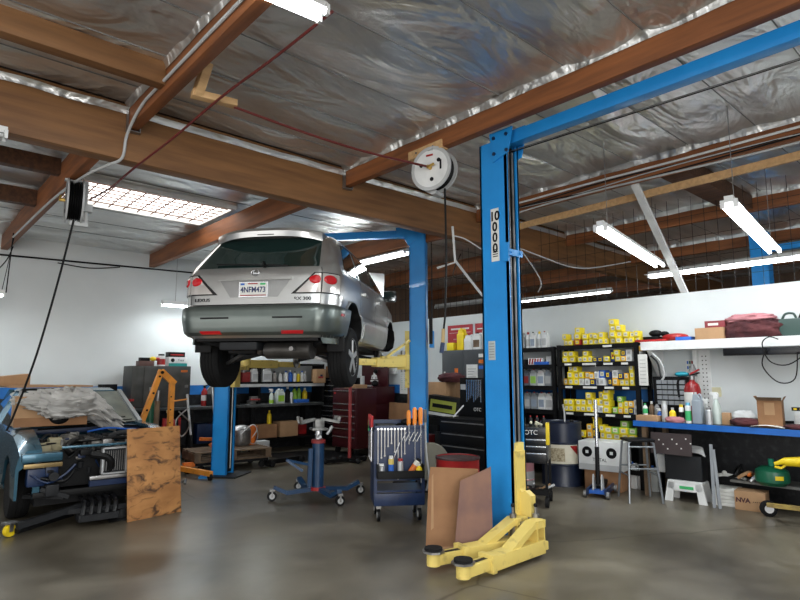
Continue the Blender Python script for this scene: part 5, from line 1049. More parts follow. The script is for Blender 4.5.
# grey two-door cabinet on a black stand
gc2 = thing('wall_cabinet', 'dark grey two-door cabinet with a white notice, near blue post', 'cabinet', (7.62, 6.84, 0), -90)
CG2 = mat('charcoal', (.05, .055, .06), .45)
m = MB(); m.box(-.52, .52, 0, .45, 1.0, 1.98, CG2, b=.008); m.box(-.52, .52, .0, .45, .1, 1.0, BLK); m.obj('body', gc2)
for a, b in ((-.51, -.005), (.005, .51)):
    m = MB(); m.box(a, b, -.02, 0, 1.02, 1.96, CG2, b=.004); m.obj('door', gc2)
m = MB(); m.box(.08, .33, -.024, -.02, 1.25, 1.72, PAPER); nt_ = m.obj('notice', gc2)
for i in range(8): m = MB(); m.box(.11, .30 - .04 * (i % 3), -.026, -.024, 1.64 - .045 * i, 1.648 - .045 * i, GREY); m.obj('print_line', nt_)
m = MB(); m.box(-.20, -.12, -.024, -.02, 1.58, 1.66, ORG); m.box(.36, .48, -.024, -.02, 1.84, 1.9, PAPER); m.box(.36, .48, -.024, -.02, 1.74, 1.8, ORG); m.box(.36, .48, -.024, -.02, 1.64, 1.7, BLUEL); m.box(-.46, -.43, -.03, -.02, 1.55, 1.6, PAPER); m.obj('sticker_patch', gc2)
jug('funnel_jug', 'bright yellow jug on top of the grey two-door cabinet', 'jug', 7.75, 6.98, 1.98, .16, .14, .40, YEL2, YEL2, rz=-90)
jug('oil_jug', 'white jug left on the grey two-door cabinet', 'jug', 7.75, 6.80, 1.98, .18, .14, .28, WHT, RED, PAPER, rz=-90)
jug('oil_jug', 'white jug with brown label right on the grey two-door cabinet', 'jug', 7.75, 6.60, 1.98, .18, .14, .30, WHT, BLK, WORN, rz=-90)
jug('oil_jug', 'grey jug on the grey cabinet beside the near blue post', 'jug', 7.75, 6.42, 1.98, .16, .14, .36, LGREY, BLK, rz=-90)
carton('parts_box', 'small yellow box at the left end of the grey cabinet top', 'box', 7.75, 7.22, 1.98, .15, .16, .14, BOXY)
# black mobile chest with its lid up (left of post) and drawers (right of post)
mc2 = thing('tool_trolley', 'black tool trolley with open lid full of hanging wrenches', 'tool cart', (6.2, 5.60, 0), -90)
m = MB(); m.box(-.45, .45, 0, .5, .30, .92, BLK, b=.006); m.box(-.42, .42, .02, .48, .12, .3, BLK); m.obj('body', mc2)
m = MB(); m.box(-.45, .45, .44, .48, .92, 1.50, BLK, b=.006); ld2 = m.obj('lid', mc2)
for i in range(9): m = MB(); x = -.30 + .034 * i; m.box(x - .006, x + .006, .428, .438, 1.44 - .30 + .03 * (i % 4), 1.46, CHR); m.cyl((x, .425, 1.46), (x, .44, 1.46), .012, CHR, seg=8); m.obj('hung_wrench', ld2)
m = MB(); m.box(-.43, -.33, .434, .44, 1.32, 1.40, LGREY); m.box(.30, .42, .434, .44, 1.16, 1.28, LGREY); m.obj('sticker', ld2); text('OTC', .07, WHT, ld2, (-.10, .435, 1.03))
for i in range(3):
    m = MB(); m.box(-.44, .44, -.015, 0, .74 - .17 * i, .89 - .17 * i, BLK, b=.003); dr = m.obj('drawer', mc2); m = MB(); m.box(-.4, .4, -.03, -.012, .86 - .17 * i, .875 - .17 * i, STEEL); m.obj('handle', dr)
m = MB(); m.bar((-.3, .1, .93), (-.18, .2, 1.10), .02, .02, ALU); tag(m.obj('pry_bar', None, (6.2, 5.58, 0), -90), 'steel bar lying in the open black tool trolley', 'tool')
sc_ = thing('service_cart', 'black service cart with silver-edged drawers right of the near post', 'tool cart', (5.80, 4.28, 0), -62)
m = MB(); m.box(-.42, .28, 0, .45, .52, .92, BLKG, b=.006); m.obj('body', sc_)
z = .92
for i, h_ in enumerate((.13, .08, .08, .13)):
    m = MB(); m.box(-.40, .27, -.014, 0, z - h_ + .006, z - .004, BLKG, b=.002); dr = m.obj('drawer', sc_)
    if i > 0: m = MB(); m.box(-.40, .27, -.03, -.01, z - .02, z - .006, CHR, b=.002); m.obj('handle', dr)
    z -= h_
text('OTC', .075, WHT, sc_, (.10, -.016, .86)); 
m = MB(); m.box(.27, .31, -.02, .06, .72, .98, YEL2, b=.01); m.obj('side_handle', sc_)
for x in (-.38, .26):
    for y in (.03, .42): m = MB(); m.bar((x, y, .1), (x, y, .54), .03, .03, BLK); lg = m.obj('leg', sc_); m = MB(); m.cyl((x - .02, y, .06), (x + .02, y, .06), .06, RUB); m.obj('caster', lg)
m = MB(); m.box(-.42, .28, 0, .45, .14, .17, BLK); m.box(-.42, .28, -.01, .0, .14, .2, BLK); m.obj('lower_shelf', sc_)
scM = Matrix.Translation((5.80, 4.28, 0)) @ Matrix.Rotation(R(-62), 4, 'Z')
for i in range(9):
    m = MB(); m.bar((0, 0, .02), (.10, .02 * (i % 3), .05 + .03 * (i % 2)), .025, .02, [WORN, CARD2, LGREY][i % 3]); v_ = scM @ Vector((-.2 + .055 * i, .12 + .05 * (i % 3), .17)); tag(m.obj('scrap_piece', None, v_, 40 * i), 'scrap piece on the service cart lower shelf, %s from the left' % ORD[i], 'scrap', 'scraps on the service cart lower shelf')
kg = thing('pink_pail', 'shiny pinkish pail under the service cart drawers', 'pail', Vector((6.52, 4.84, 0)))
m = MB(); m.lathe([(.15, .0), (.16, .02), (.16, .16), (.168, .17), (.16, .18), (.16, .42), (.14, .44), (0, .44)], mat('pink_tin', (.55, .25, .28), .3, .5), seg=26); m.obj('body', kg); m = MB(); m.lathe([(.162, .10), (.162, .28)], ALU, seg=26); m.obj('label', kg)
for i in range(8): bottle('small_bottle', 'small red-capped bottle on the service cart, %s from the left' % ORD[i], 'bottle', *(scM @ Vector((-.34 + .08 * i, .28, .92))), .12, .022, DARK, RED, group='small bottles on the service cart')
m = MB()
for i in range(30): m.ball((-.3 + .5 * random.random(), .05 + .16 * random.random(), .93 + .04 * random.random()), .018, mat('cream', (.72, .70, .52), .6))
o = tag(m.obj('foam_plugs'), 'heap of cream foam plugs on the black service cart', 'packing', kind='stuff'); o.matrix_world = scM
# ------------------------------------------------------------ black storage rack on the right wall
ZS = [.63, 1.0, 1.39, 1.73, 1.985]
UF = 7.78
def rack(label, v1, v0, shelves):
    o = thing('storage_rack', label, 'shelf', (UF, (v0 + v1) / 2, 0), -90); W_ = (v1 - v0) / 2
    for z in shelves:
        m = MB(); m.box(-W_, W_, 0, .40, z - .02, z, BLK); m.box(-W_, W_, -.012, .004, z - .065, z + .003, BLK); m.obj('shelf', o)
    for x in (-W_ - .005, W_ + .005):
        for y in (.02, .38): m = MB(); m.box(x - .028, x + .028, y - .03, y + .02, 0, shelves[-1] + .01, BLK); m.obj('upright', o)
    return o
ra = rack('black rack of oil jugs half hidden by the near blue post', 6.22, 5.13, [.25, .63, 1.0, 1.37, 1.70, 1.97])
rb = rack('tall black rack full of yellow part boxes on the partition', 5.02, 3.80, [.25, .63, 1.0, 1.39, 1.73, 1.985])
for z in (1.0, 1.39, 1.73, 1.985):
    for x, w_ in ((-.45, .12), (-.1, .22), (.2, .14), (.45, .10)):
        if z > 1.9 and x != .2: continue
        m = MB(); m.box(x - w_ / 2, x + w_ / 2, -.0145, -.012, z - .045, z - .015, PAPER); m.obj('price_tag', rb)
m = MB(); m.lathe([(0, 0), (.07, 0)], PAPER, seg=18); m.bm.free()
BOXC = {'y': (BOXY, 'yellow'), 'w': (WHT, 'white'), 'b': (BLUEL, 'blue'), 'o': (mat('box_amber', (.85, .45, .02), .5), 'amber'), 'n': (mat('box_navy', (.02, .04, .15), .5), 'navy'), 'g': (mat('box_green', (.25, .5, .06), .5), 'green-yellow'), 'r': (RED, 'red')}
PRT = mat('print_grey', (.38, .38, .36), .6)
CACHE = {}
def pbox(kind, w_, h_, d_=.13):
    key = (kind, round(w_, 3), round(h_, 3))
    if key in CACHE: return CACHE[key]
    m = MB(); m.box(0, w_, 0, d_, 0, h_, BOXC[kind][0], b=.002)
    lab = mat('box_label', (.74, .72, .55), .6) if kind in 'yobg' else (LGREY if kind == 'w' else BOXY)
    m.box(w_ * .2, w_ * .8, -.0015, .002, h_ * .22, h_ * .82, lab)
    m.box(w_ * .33, w_ * .67, -.003, 0, h_ * .40, h_ * .62, PRT if kind != 'n' else RED)
    o = m.obj('part_box'); CACHE[key] = o.data; bpy.data.objects.remove(o); return CACHE[key]
def row(zbase, v_start, spec, shelfname, layers_name=('bottom', 'second', 'third', 'top')):
    # spec: list of (kinds stacked bottom up, width, height, gap before)
    v = v_start; cnt = 0
    for kinds, w_, h_, gap in spec:
        v -= gap; z = zbase; cnt += 1
        for li, kd in enumerate(kinds):
            o = bpy.data.objects.new('part_box', pbox(kd, w_ - .004, h_ - .002)); COL.objects.link(o)
            dx = random.uniform(-.006, .006); o.location = (UF + .015 + random.uniform(0, .05), v + dx, z); o.rotation_euler = (0, 0, R(-90 + random.uniform(-3, 3)))
            z += h_
            nm = 'single' if len(kinds) == 1 else (['bottom', 'middle', 'third', 'top'][li] if li < len(kinds) - 1 else 'top')
            tag(o, '%s part box, %s of pile, %s pile from left on the rack %s shelf' % (BOXC[kd][1], nm, ORD[cnt - 1], shelfname), 'box', 'part boxes on the rack %s shelf' % shelfname)
        v -= w_
S = .10
row(1.985, 4.98, [('yy', .08, .09, .02), ('y', .09, .08, .0), ('ryy', .10, .09, .03), ('yy', .095, .085, .03), ('yy', .08, .09, .0), ('yy', .09, .08, 0), ('yy', .09, .09, .0), ('y', .06, .09, .0), ('yyyy', .10, .09, .02), ('yyy', .10, .09, 0), ('yy', .09, .085, 0), ('yy', .08, .08, 0), ('yy', .07, .085, 0)], 'top')
row(1.73, 4.98, [('yy', .10, .085, .0), ('yy', .10, .085, 0), ('y', .09, .085, .05), ('yy', .09, .085, 0), ('y', .07, .085, 0), ('n', .08, .07, 0), ('n', .08, .07, 0), ('y', .10, .085, 0), ('n', .07, .17, .02), ('yy', .09, .085, 0), ('on', .08, .08, 0), ('ww', .09, .085, 0), ('wwo', .08, .07, .03)], 'second')
row(1.39, 4.98, [('o', .07, .10, .0), ('yyy', .09, .10, .01), ('yyy', .09, .095, 0), ('wy', .08, .10, 0), ('wo', .08, .10, .02), ('no', .09, .09, 0), ('ww', .06, .10, .0), ('wb', .10, .11, 0), ('nn', .07, .10, .02), ('ow', .09, .11, .02), ('yn', .08, .09, .0), ('yo', .07, .09, 0), ('yyy', .07, .10, .02)], 'third')
row(1.0, 4.98, [('yy', .08, .09, .0), ('yy', .09, .09, 0), ('yy', .09, .09, .02), ('yy', .09, .09, 0), ('yyy', .10, .095, 0), ('wy', .09, .10, 0), ('wyy', .08, .10, .0), ('yyyy', .11, .09, 0), ('g', .08, .09, .03), ('oyg', .08, .08, 0), ('yy', .07, .09, 0), ('no', .08, .09, 0), ('ww', .07, .10, 0)], 'fourth')
row(.63, 4.72, [('y', .08, .10, 0), ('oo', .09, .10, .02), ('nyo', .08, .14, 0), ('yy', .08, .10, .03), ('yy', .12, .09, 0), ('yg', .12, .09, 0), ('yyg', .12, .09, 0), ('yg', .12, .09, 0)], 'lowest')
# oil jugs and bottles on the left rack
LBG = mat('label_greyblue', (.30, .36, .45), .5)
jc = [('w', WHT, LBG), ('g', mat('jug_grey', (.30, .32, .34), .4), LGREY), ('d', mat('jug_slate', (.12, .14, .17), .4), MATS['dark_red']), ('s', mat('jug_silver', (.45, .47, .48), .35), mat('lime2', (.3, .55, .08), .5)), ('w2', WHT, LGREY), ('g2', MATS['jug_grey'], LBG)]
k3 = 0
for z, nm, seq in ((1.97, 'top', [0, 4, 1, 4, 0, 4, 4]), (1.37, 'third', [0, 1, 2, 3, 0, 1]), (1.0, 'fourth', [0, 1, 1, 5, 0, 4, 1])):
    v = 6.05
    for i, t in enumerate(seq):
        w_ = .14 if z != 1.97 else .11
        _, bd, lb = jc[t]
        if z == 1.97 and i % 2: bottle('fluid_bottle', 'tall white fluid bottle on the left rack %s shelf, %s from the left' % (nm, ORD[i]), 'bottle', UF + .12, v - .5 * w_, z, .27, .042, bd, [RED, BLK, YEL2][i % 3], lb, group='fluids on the left rack %s shelf' % nm, rz=-90)
        else: jug('oil_jug', 'oil jug on the left rack %s shelf, %s from the left' % (nm, ORD[i]), 'jug', UF + .12, v - .5 * w_, z, w_ - .01, .10, .27 if z != 1.37 else .27, bd, [RED, BLK, BLK][i % 3] if z != 1.0 else RED, lb, rz=-90, group='jugs on the left rack %s shelf' % nm)
        v -= w_
for i in range(9): bottle('small_bottle', 'dark red-capped bottle on the left rack low shelf, %s from the left' % ORD[i], 'bottle', UF + .12, 6.1 - .105 * i, .63, .20, .035, DARK, RED, group='bottles on the left rack low shelf')
o = carton('striped_box', 'red and white striped carton lying on the left rack second shelf', 'box', UF + .14, 5.50, 1.70, .26, .18, .11, WHT, rz=-90)
m = MB()
for i in range(5): m.prism([(-.12 + .05 * i, 0.01), (-.095 + .05 * i, .01), (-.075 + .05 * i, .10), (-.10 + .05 * i, .10)], RED, -.093, -.09)
m.obj('stripes', o)
o = carton('blue_white_box', 'flat blue and white carton beneath the striped one', 'box', UF + .06, 5.36, 1.70, .26, .1, .05, BLUEL, rz=-88)
carton('grey_box', 'small grey box at the right end of the left rack second shelf', 'box', UF + .12, 5.22, 1.70, .13, .16, .13, LGREY, rz=-90)
carton('flat_carton', 'dark flat carton on the left rack second shelf, left end', 'box', UF + .14, 5.85, 1.70, .3, .2, .09, DARK, rz=-90)
# ------------------------------------------------------------ long white shelf and its load
wsf = thing('long_wall_shelf', 'long white boxed shelf on the partition at right', 'shelf', (7.78, 1.3, 0), -90)
m = MB(); m.box(-2.42, 4.2, 0, .42, 1.96, 1.985, WHT); m.box(-2.42, 4.2, -.01, .012, 1.875, 1.99, WHT); m.box(-2.42, 4.2, .0, .42, 1.875, 1.885, WHT); m.obj('shelf', wsf)
m = MB(); m.prism([(.02, 1.87), (.42, 1.87), (.42, 1.45), (.36, 1.45)], WHT, -2.35, -2.30, 'x'); m.obj('bracket', wsf)
def onwall(y, z): return (7.9, y, z)
SZ = 1.99
m = MB(); m.box(-.28, .22, -.1, .12, 0, .035, RED, b=.008); m.box(-.1, .12, -.08, .1, .035, .075, BLK, b=.01); tag(m.obj('red_tool_case', None, (7.93, 3.62, SZ), -90), 'flat red tray with black tools at the white shelf left end', 'tray')
m = MB(); m.ball((0, 0, .05), .06, BLK, (1.6, 1, .8)); m.ball((.12, 0, .04), .045, BLK, (1.4, 1, .8)); tag(m.obj('black_pulley', None, (7.95, 3.58, SZ + .07), -90), 'black round parts lying on the red tray, white shelf', 'car part')
m = MB(); m.ball((0, 0, .06), .09, RED, (2.0, 1, .55)); tag(m.obj('red_cloth', None, (7.95, 3.32, SZ), -90), 'small red cloth on the white shelf beside the black parts', 'cloth')
carton('blue_case', 'flat blue case on the white shelf left of the brown carton', 'case', 7.93, 3.17, SZ, .20, .2, .05, BLUEL, rz=-90)
carton('cardboard_box', 'low brown carton on the white shelf left of the maroon cloths', 'box', 7.95, 2.85, SZ, .34, .24, .15, CARD2, rz=-88)
o = carton('red_box', 'small dark red box on top of the low brown carton', 'box', 7.97, 2.80, SZ + .15, .24, .14, .09, mat('box_wine', (.22, .02, .03), .5), rz=-85); m = MB(); m.box(-.08, .04, -.073, -.07, .03, .06, PAPER); m.obj('label', o)
m = MB()
m.grid(lump(.36, .18, .13, 3), 50, 24, MARO); tag(m.obj('cloth_bundle', None, (7.98, 2.37, SZ), -90, ang=80), 'maroon shop cloths piled on the white shelf', 'cloth')
m = MB(); m.grid(lump(.28, .16, .06, 8), 40, 20, PINK); tag(m.obj('pink_cloth', None, (7.97, 2.40, SZ + .19), -90, ang=80), 'folded pink cloth on top of the maroon shop cloths', 'cloth')
jc_ = thing('jerry_can', 'dark green jerry can at the right end of the white shelf', 'can', (7.97, 1.97, SZ), -90)
m = MB(); m.box(-.12, .12, -.08, .08, 0, .21, mat('jerry_green', (.03, .065, .055), .5), b=.02); m.obj('body', jc_); m = MB(); m.tube(drape([(-.1, 0, .2), (-.06, 0, .27), (.02, 0, .27), (.05, 0, .2)]), .014, MATS['jerry_green']); m.obj('handle', jc_); m = MB(); m.cyl((.08, 0, .2), (.11, 0, .27), .02, BLK); m.obj('spout', jc_)
m = MB(); m.box(-.05, 1.6, 0, .05, 0, .09, BLKG, b=.005); tag(m.obj('black_rail', None, (7.75, 2.62, 1.775), -90), 'long black bar fixed under the white shelf', 'rail')
m = MB(); m.tube(drape([(7.7, 2.05, 1.95), (7.68, 2.14, 1.98), (7.7, 2.22, 1.90), (7.72, 2.16, 1.70), (7.74, 1.98, 1.66), (7.72, 1.75, 1.82)]), .007, BLK, 6); m.tube(drape([(7.7, 2.18, 1.85), (7.72, 2.24, 1.65), (7.74, 2.1, 1.46), (7.74, 1.93, 1.50), (7.72, 1.88, 1.8)]), .007, BLK, 6); tag(m.obj('looped_cable'), 'black cable looped over the black bar at right', 'cable')
m = MB(); m.box(8.10, 8.2, 3.12, 3.17, .95, 1.88, WHT); struct(m.obj('trim_90'))
m = MB(); m.box(8.18, 8.2, -3, 2.98, .95, 1.88, WHITE); struct(m.obj('trim_92'))
sp_ = MB(); sp_.box(8.17, 8.198, 2.98, 3.12, .95, 1.88, WHT)
for i in range(14):
    for y in (3.075, 3.03): sp_.box(8.166, 8.17, y - .006, y + .006, 1.78 - .055 * i, 1.795 - .055 * i, BLK)
struct(sp_.obj('trim_91'))
# ------------------------------------------------------------ blue-edged counter and what stands on it
cb_ = thing('workbench', 'long blue-edged workbench along the partition at right', 'workbench', (7.42, 1.2, 0), -90)
m = MB(); m.box(-2.5, 4.2, 0, .76, .90, .945, mat('counter_dark', (.06, .06, .065), .5)); m.box(-2.5, 4.2, -.015, .01, .88, .95, mat('edge_blue', (.01, .13, .50), .4)); m.obj('worktop', cb_)
for x in (-2.4, 4):
    for y in (.1, .7): m = MB(); m.box(x - .03, x + .03, y - .03, y + .03, 0, .9, WORN if x == -2.4 else BLK); m.obj('leg', cb_)
m = MB(); m.box(-1.5, 4.2, .35, .76, .26, .29, mat('low_board', (.20, .20, .19), .6)); m.obj('lower_shelf', cb_)
CZ = .95
def C(px_v, d=.12): return (7.42 + d, px_v, CZ)
carton('parts_tray', 'shallow tan cardboard tray at the left end of the blue-edged bench', 'tray', 7.54, 3.53, CZ, .28, .22, .07, CARD2, rz=-90)
bottle('green_cap_bottle', 'small white bottle with green cap in the tan tray', 'bottle', 7.56, 3.60, CZ + .07, .15, .03, WHT, LGREEN, LGREEN)
bottle('brown_bottle', 'brown bottle behind the tan tray on the blue-edged bench', 'bottle', 7.75, 3.60, CZ, .24, .035, WORN, PAPER)
bottle('grey_bottle', 'grey bottle behind the tan tray, beside the brown bottle', 'bottle', 7.75, 3.53, CZ, .24, .035, GREY, BLK)
spray('spray_bottle', 'small blue and white spray bottle right of the tan tray', 'spray bottle', 7.60, 3.43, CZ, .16, .03, BLUEL, WHT, rz=-90)
can('spray_can', 'tall silver aerosol can left of the yellow bottle on the bench', 'can', 7.52, 3.33, CZ, .26, .036, ALU, LGREY, LGREY)
bottle('yellow_bottle', 'yellow squeeze bottle between the aerosols on the blue-edged bench', 'bottle', 7.52, 3.23, CZ, .18, .04, YEL2, LGREY)
can('spray_can', 'slim white can with yellow and black label right of the yellow bottle', 'can', 7.52, 3.12, CZ, .22, .028, WHT, YEL2, BLK)
can('spray_can', 'green and white aerosol can on the blue-edged bench', 'can', 7.50, 3.03, CZ, .25, .036, WHT, mat('cyan_cap', (.15, .5, .7), .4), LGREEN)
can('spray_can', 'small green can directly behind the green and white aerosol', 'can', 7.60, 2.99, CZ, .2, .03, LGREEN, WHT)
jug('wash_jug', 'tall grey plastic jug on the blue-edged bench', 'jug', 7.52, 2.92, CZ, .11, .1, .38, mat('jug_bluegrey', (.32, .37, .42), .4), LGREY, rz=-90)
spray('spray_bottle', 'grey spray bottle with pale trigger right of the tall grey jug', 'spray bottle', 7.62, 2.86, CZ, .30, .04, mat('jug_clear', (.45, .47, .46), .3), WHT, rz=-90)
can('spray_can', 'short silver can with lid at the front of the spray bottles', 'can', 7.50, 2.79, CZ, .2, .04, ALU, GREY)
spray('spray_bottle', 'clear spray bottle with white trigger, rightmost of the sprays', 'spray bottle', 7.62, 2.74, CZ, .38, .05, CLR, WHT, rz=-90)
m = MB(); m.grid(lump(.12, .06, .04, 5), 30, 14, PINK); tag(m.obj('pink_rag', None, (7.46, 3.18, CZ), -90, ang=80), 'pink rag hanging over the blue bench edge below the yellow bottle', 'cloth')
org_ = thing('parts_organizer', 'black rack of small silver-fronted bins on the partition over the bench', 'organizer', (7.85, 3.36, 1.18), -90)
m = MB(); m.box(-.25, .22, 0, .2, -.06, .34, BLK); m.obj('frame', org_)
for i in range(5):
    for j in range(5): m = MB(); m.box(-.19 + .075 * i, -.125 + .075 * i, -.03, 0, -.03 + .068 * j, .02 + .068 * j, mat('bin_grey', (.32, .34, .36), .3, .4)); m.obj('bin', org_)
m = MB(); m.ball((0, 0, .03), .06, mat('teal2', (.02, .3, .4), .5), (1.6, 1, .6)); tag(m.obj('teal_cloth', None, (7.92, 3.25, 1.52), -90), 'teal cloth on top of the small-bin rack', 'cloth')
m = MB(); m.lathe([(.05, 0), (.05, .08), (.03, .12), (.02, .16)], GREY, seg=14); tag(m.obj('grey_jar', None, (7.95, 3.12, 1.52)), 'grey jar beside the teal cloth on the small-bin rack', 'jar')
fx = thing('fire_extinguisher', 'large red fire extinguisher with white label above the spray cans', 'fire extinguisher', (7.85, 3.10, .95), -90)
m = MB(); m.lathe([(.09, 0), (.1, .02), (.1, .40), (.08, .47), (.035, .51), (.035, .53)], mat('extinguisher_red', (.26, .012, .014), .3), seg=26); m.obj('cylinder', fx)
m = MB(); m.grid(lambda i, j: (.1015 * math.cos(R(200 + 95 * i)), .1015 * math.sin(R(200 + 95 * i)), .20 + .17 * j), 12, 1, PAPER); m.obj('label', fx)
m = MB(); m.cyl((0, 0, .52), (0, 0, .58), .03, STEEL); m.bar((-.02, 0, .58), (.1, 0, .62), .03, .02, BLK); m.bar((-.02, 0, .60), (.1, 0, .66), .03, .02, RED); m.obj('valve', fx)
m = MB(); m.tube(drape([(-.02, 0, .55), (-.12, -.03, .56), (-.17, -.03, .48), (-.16, -.03, .30)]), .014, BLK); m.obj('hose', fx)
m = MB(); m.box(8.19, 8.199, 3.20, 3.30, 1.57, 1.75, PAPER)
for i, c_ in enumerate((RED, GREEN, BLUEL, RED, GREEN, BLUEL)): m.box(8.186, 8.19, 3.205 + .03 * (i % 3), 3.225 + .03 * (i % 3), 1.62 + .07 * (i // 3), 1.66 + .07 * (i // 3), c_)
tag(m.obj('colour_chart'), 'small chart of red, green and blue squares on the white post', 'chart')
m = MB(); m.box(8.168, 8.179, 2.87, 2.98, 1.26, 1.38, mat('outlet_cream', (.72, .68, .45), .5)); tag(m.obj('wall_outlet'), 'cream outlet cover on the white wall above the spray bottles', 'outlet')
m = MB(); m.box(7.72, 7.74, 3.62, 3.74, 1.40, 1.82, PAPER)
for i in range(7): m.box(7.717, 7.72, 3.64, 3.72, 1.44 + .05 * i, 1.445 + .05 * i, GREY)
o = tag(m.obj('hanging_list'), 'long white paper list hanging beside the yellow-box rack', 'paper')
m = MB(); m.box(-.24, .02, 0, .2, .12, .38, BLUEL); m.bm.free()
m = MB(); m.tube(drape([(7.8, 3.58, 1.84), (7.82, 3.48, 1.72), (7.85, 3.45, 1.55), (7.85, 3.5, 1.45)]), .016, LGREY); m.tube(drape([(7.8, 3.60, 1.8), (7.82, 3.52, 1.7), (7.85, 3.5, 1.5)]), .012, DARK); tag(m.obj('hanging_tubing'), 'grey and black tubing hanging under the white shelf left end', 'hose')
bx = thing('cardboard_box', 'tall open brown carton standing on the blue-edged bench', 'box', (7.64, 2.17, CZ), -82)
m = MB(); m.box(-.12, .12, -.09, .09, 0, .30, CARD, b=.002); m.box(-.05, .05, -.093, -.09, .14, .28, CARD2); m.obj('body', bx)
for s_ in (-1, 1): m = MB(); m.add([(s_ * .12, -.09, .30), (s_ * .12, .09, .30), (s_ * .15, .1, .35), (s_ * .15, -.1, .35)], [(0, 1, 2, 3)], CARD); m.obj('flap', bx)
m = MB(); m.add([(-.12, -.09, .30), (.12, -.09, .30), (.13, -.15, .34), (-.13, -.15, .34)], [(0, 1, 2, 3)], WORN); m.obj('flap', bx)
m = MB(); m.grid(lump(.16, .10, .05, 11), 36, 18, MARO); tag(m.obj('dark_rag', None, (7.58, 2.42, CZ), -90, ang=80), 'dark maroon rag on the bench left of the tall carton', 'cloth')
m = MB(); m.grid(lump(.13, .10, .09, 14), 36, 18, mat('clear_bag', (.62, .63, .63), .3)); tag(m.obj('plastic_bag', None, (7.80, 2.50, CZ), -90, ang=80), 'crumpled clear plastic bag behind the maroon rag', 'bag')
carton('tan_box', 'small tan block box on the bench left of the plastic bag', 'box', 7.64, 2.64, CZ, .09, .08, .14, CARD2, rz=-85)
m = MB(); m.box(-.25, .3, -.1, .1, 0, .02, DARK); m.bar((-.2, 0, .03), (.25, .05, .04), .03, .03, BLK); tag(m.obj('tool_tray', None, (7.98, 2.3, CZ + .0), -90), 'dark tool tray lying behind the tall carton', 'tray')
m = MB(); m.box(-.15, .15, -.002, .002, 0, .001, PAPER); m.grid(lambda i, j: (-.17 + .34 * i, -.10 + .2 * j, .01 + .02 * math.sin(PI * i)), 10, 4, PAPER); tag(m.obj('paper_sheet', None, (7.50, 2.17, CZ), -84), 'curled white paper sheet under the tall carton', 'paper')
pb_ = thing('plastic_pouch', 'clear pouch with black and yellow header at the right frame edge', 'bag', (7.72, 1.84, CZ), -90)
m = MB(); m.box(-.12, .16, -.02, .03, 0, .20, mat('pouch', (.55, .56, .55), .3), b=.015); m.obj('pouch', pb_); m = MB(); m.box(-.14, .17, -.02, .0, .19, .23, BLK)
for i in range(5): m.box(-.12 + .06 * i, -.09 + .06 * i, -.023, -.02, .2, .22, YEL2)
m.obj('header', pb_)
m = MB(); m.grid(lump(.16, .08, .03, 19), 30, 14, PINK if False else MARO); tag(m.obj('red_rag', None, (7.50, 1.86, CZ), -90, ang=80), 'reddish rag before the clear pouch at the right frame edge', 'cloth')
# ------------------------------------------------------------ floor items before the racks and the counter
dm = thing('oil_drum', 'tall dark blue oil drum with cream label before the rack', 'drum', (7.42, 4.80, 0))
m = MB(); r_ = .285; m.lathe([(r_ + .006, 0), (r_, .01), (r_, .28), (r_ + .01, .29), (r_, .30), (r_, .58), (r_ + .01, .59), (r_, .60), (r_, .86), (r_ + .008, .87), (r_ - .008, .88), (r_ - .015, .865), (0.0, .865)], mat('drum_navy', (.005, .010, .028), .35, c2=(.010, .016, .036)), seg=40); m.obj('body', dm)
m = MB()
a0, a1 = R(150), R(262)
def arc(i, j, r2_=r_ + .0035): a = a0 + (a1 - a0) * i; return (r2_ * math.cos(a), r2_ * math.sin(a), .31 + .26 * j)
m.grid(arc, 24, 1, mat('label_cream', (.62, .58, .46), .6)); m.grid(lambda i, j: (lambda p: (p[0] * 1.006, p[1] * 1.006, p[2]))(arc(.12 + .52 * i, .12 + .70 * j)), 16, 1, mat('label_print', (.20, .15, .08), .7, c2=(.45, .4, .28), scale=40)); m.grid(lambda i, j: (lambda p: (p[0] * 1.006, p[1] * 1.006, p[2]))(arc(.78 + .20 * i, .95 - .5 * j * (1 if True else 0) * (i * .9 + .1))), 8, 1, RED); m.obj('label', dm)
m = MB(); m.cyl((.1, -.12, .865), (.1, -.12, .89), .03, BLK); m.tube(drape([(-.05, -.1, .87), (-.05, -.1, 1.0), (-.08, -.1, 1.12)]), .012, LGREY); m.obj('bung', dm)
cw = carton('oil_carton', 'white carton with black round logos on the brown carton', 'box', 7.55, 4.20, .26, .58, .42, .38, WHT, rz=-80)
for x in (-.17, .16):
    m = MB(); m.lathe([(.07, 0), (.07, .003), (.04, .003), (.04, 0)], BLK, (x, -.212, .24), 22, ax='y'); m.box(x - .02, x + .02, -.2145, -.2115, .22, .26, WHT); m.obj('logo', cw)
text('TOTAL', .06, BLK, cw, (.0, -.2115, .14)); m = MB(); m.box(-.29, .29, -.2125, -.21, .0, .08, LGREY); m.box(-.28, .28, -.003, .003, .38, .3815, LGREY); m.obj('carton_band', cw)
carton('cardboard_box', 'brown carton on the floor under the white logo carton', 'box', 7.57, 4.18, 0, .50, .40, .26, CARD, rz=-80)
fj = thing('floor_jack', 'blue floor jack with upright chrome and black handle before the cartons', 'jack', (6.95, 3.98, 0), -72)
m = MB()
for s_ in (-1, 1): m.box(s_ * .11 - .012, s_ * .11 + .012, -.12, .45, .04, .12, DBLUE, b=.004)
m.box(-.11, .11, -.08, .1, .05, .09, BLUEL); m.obj('frame', fj)
m = MB(); m.prism([(-.06, .06), (.10, .06), (.06, .24), (.0, .28), (-.03, .24)], LGREY, -.06, -.045, 'x'); m.prism([(-.06, .06), (.10, .06), (.06, .24), (.0, .28), (-.03, .24)], LGREY, .045, .06, 'x'); m.obj('handle_socket', fj)
m = MB(); m.cyl((0, 0, .16), (.0, .03, .62), .028, BLK, seg=14); m.cyl((0, .03, .60), (0, .07, 1.22), .022, CHR, seg=14); m.obj('handle', fj)
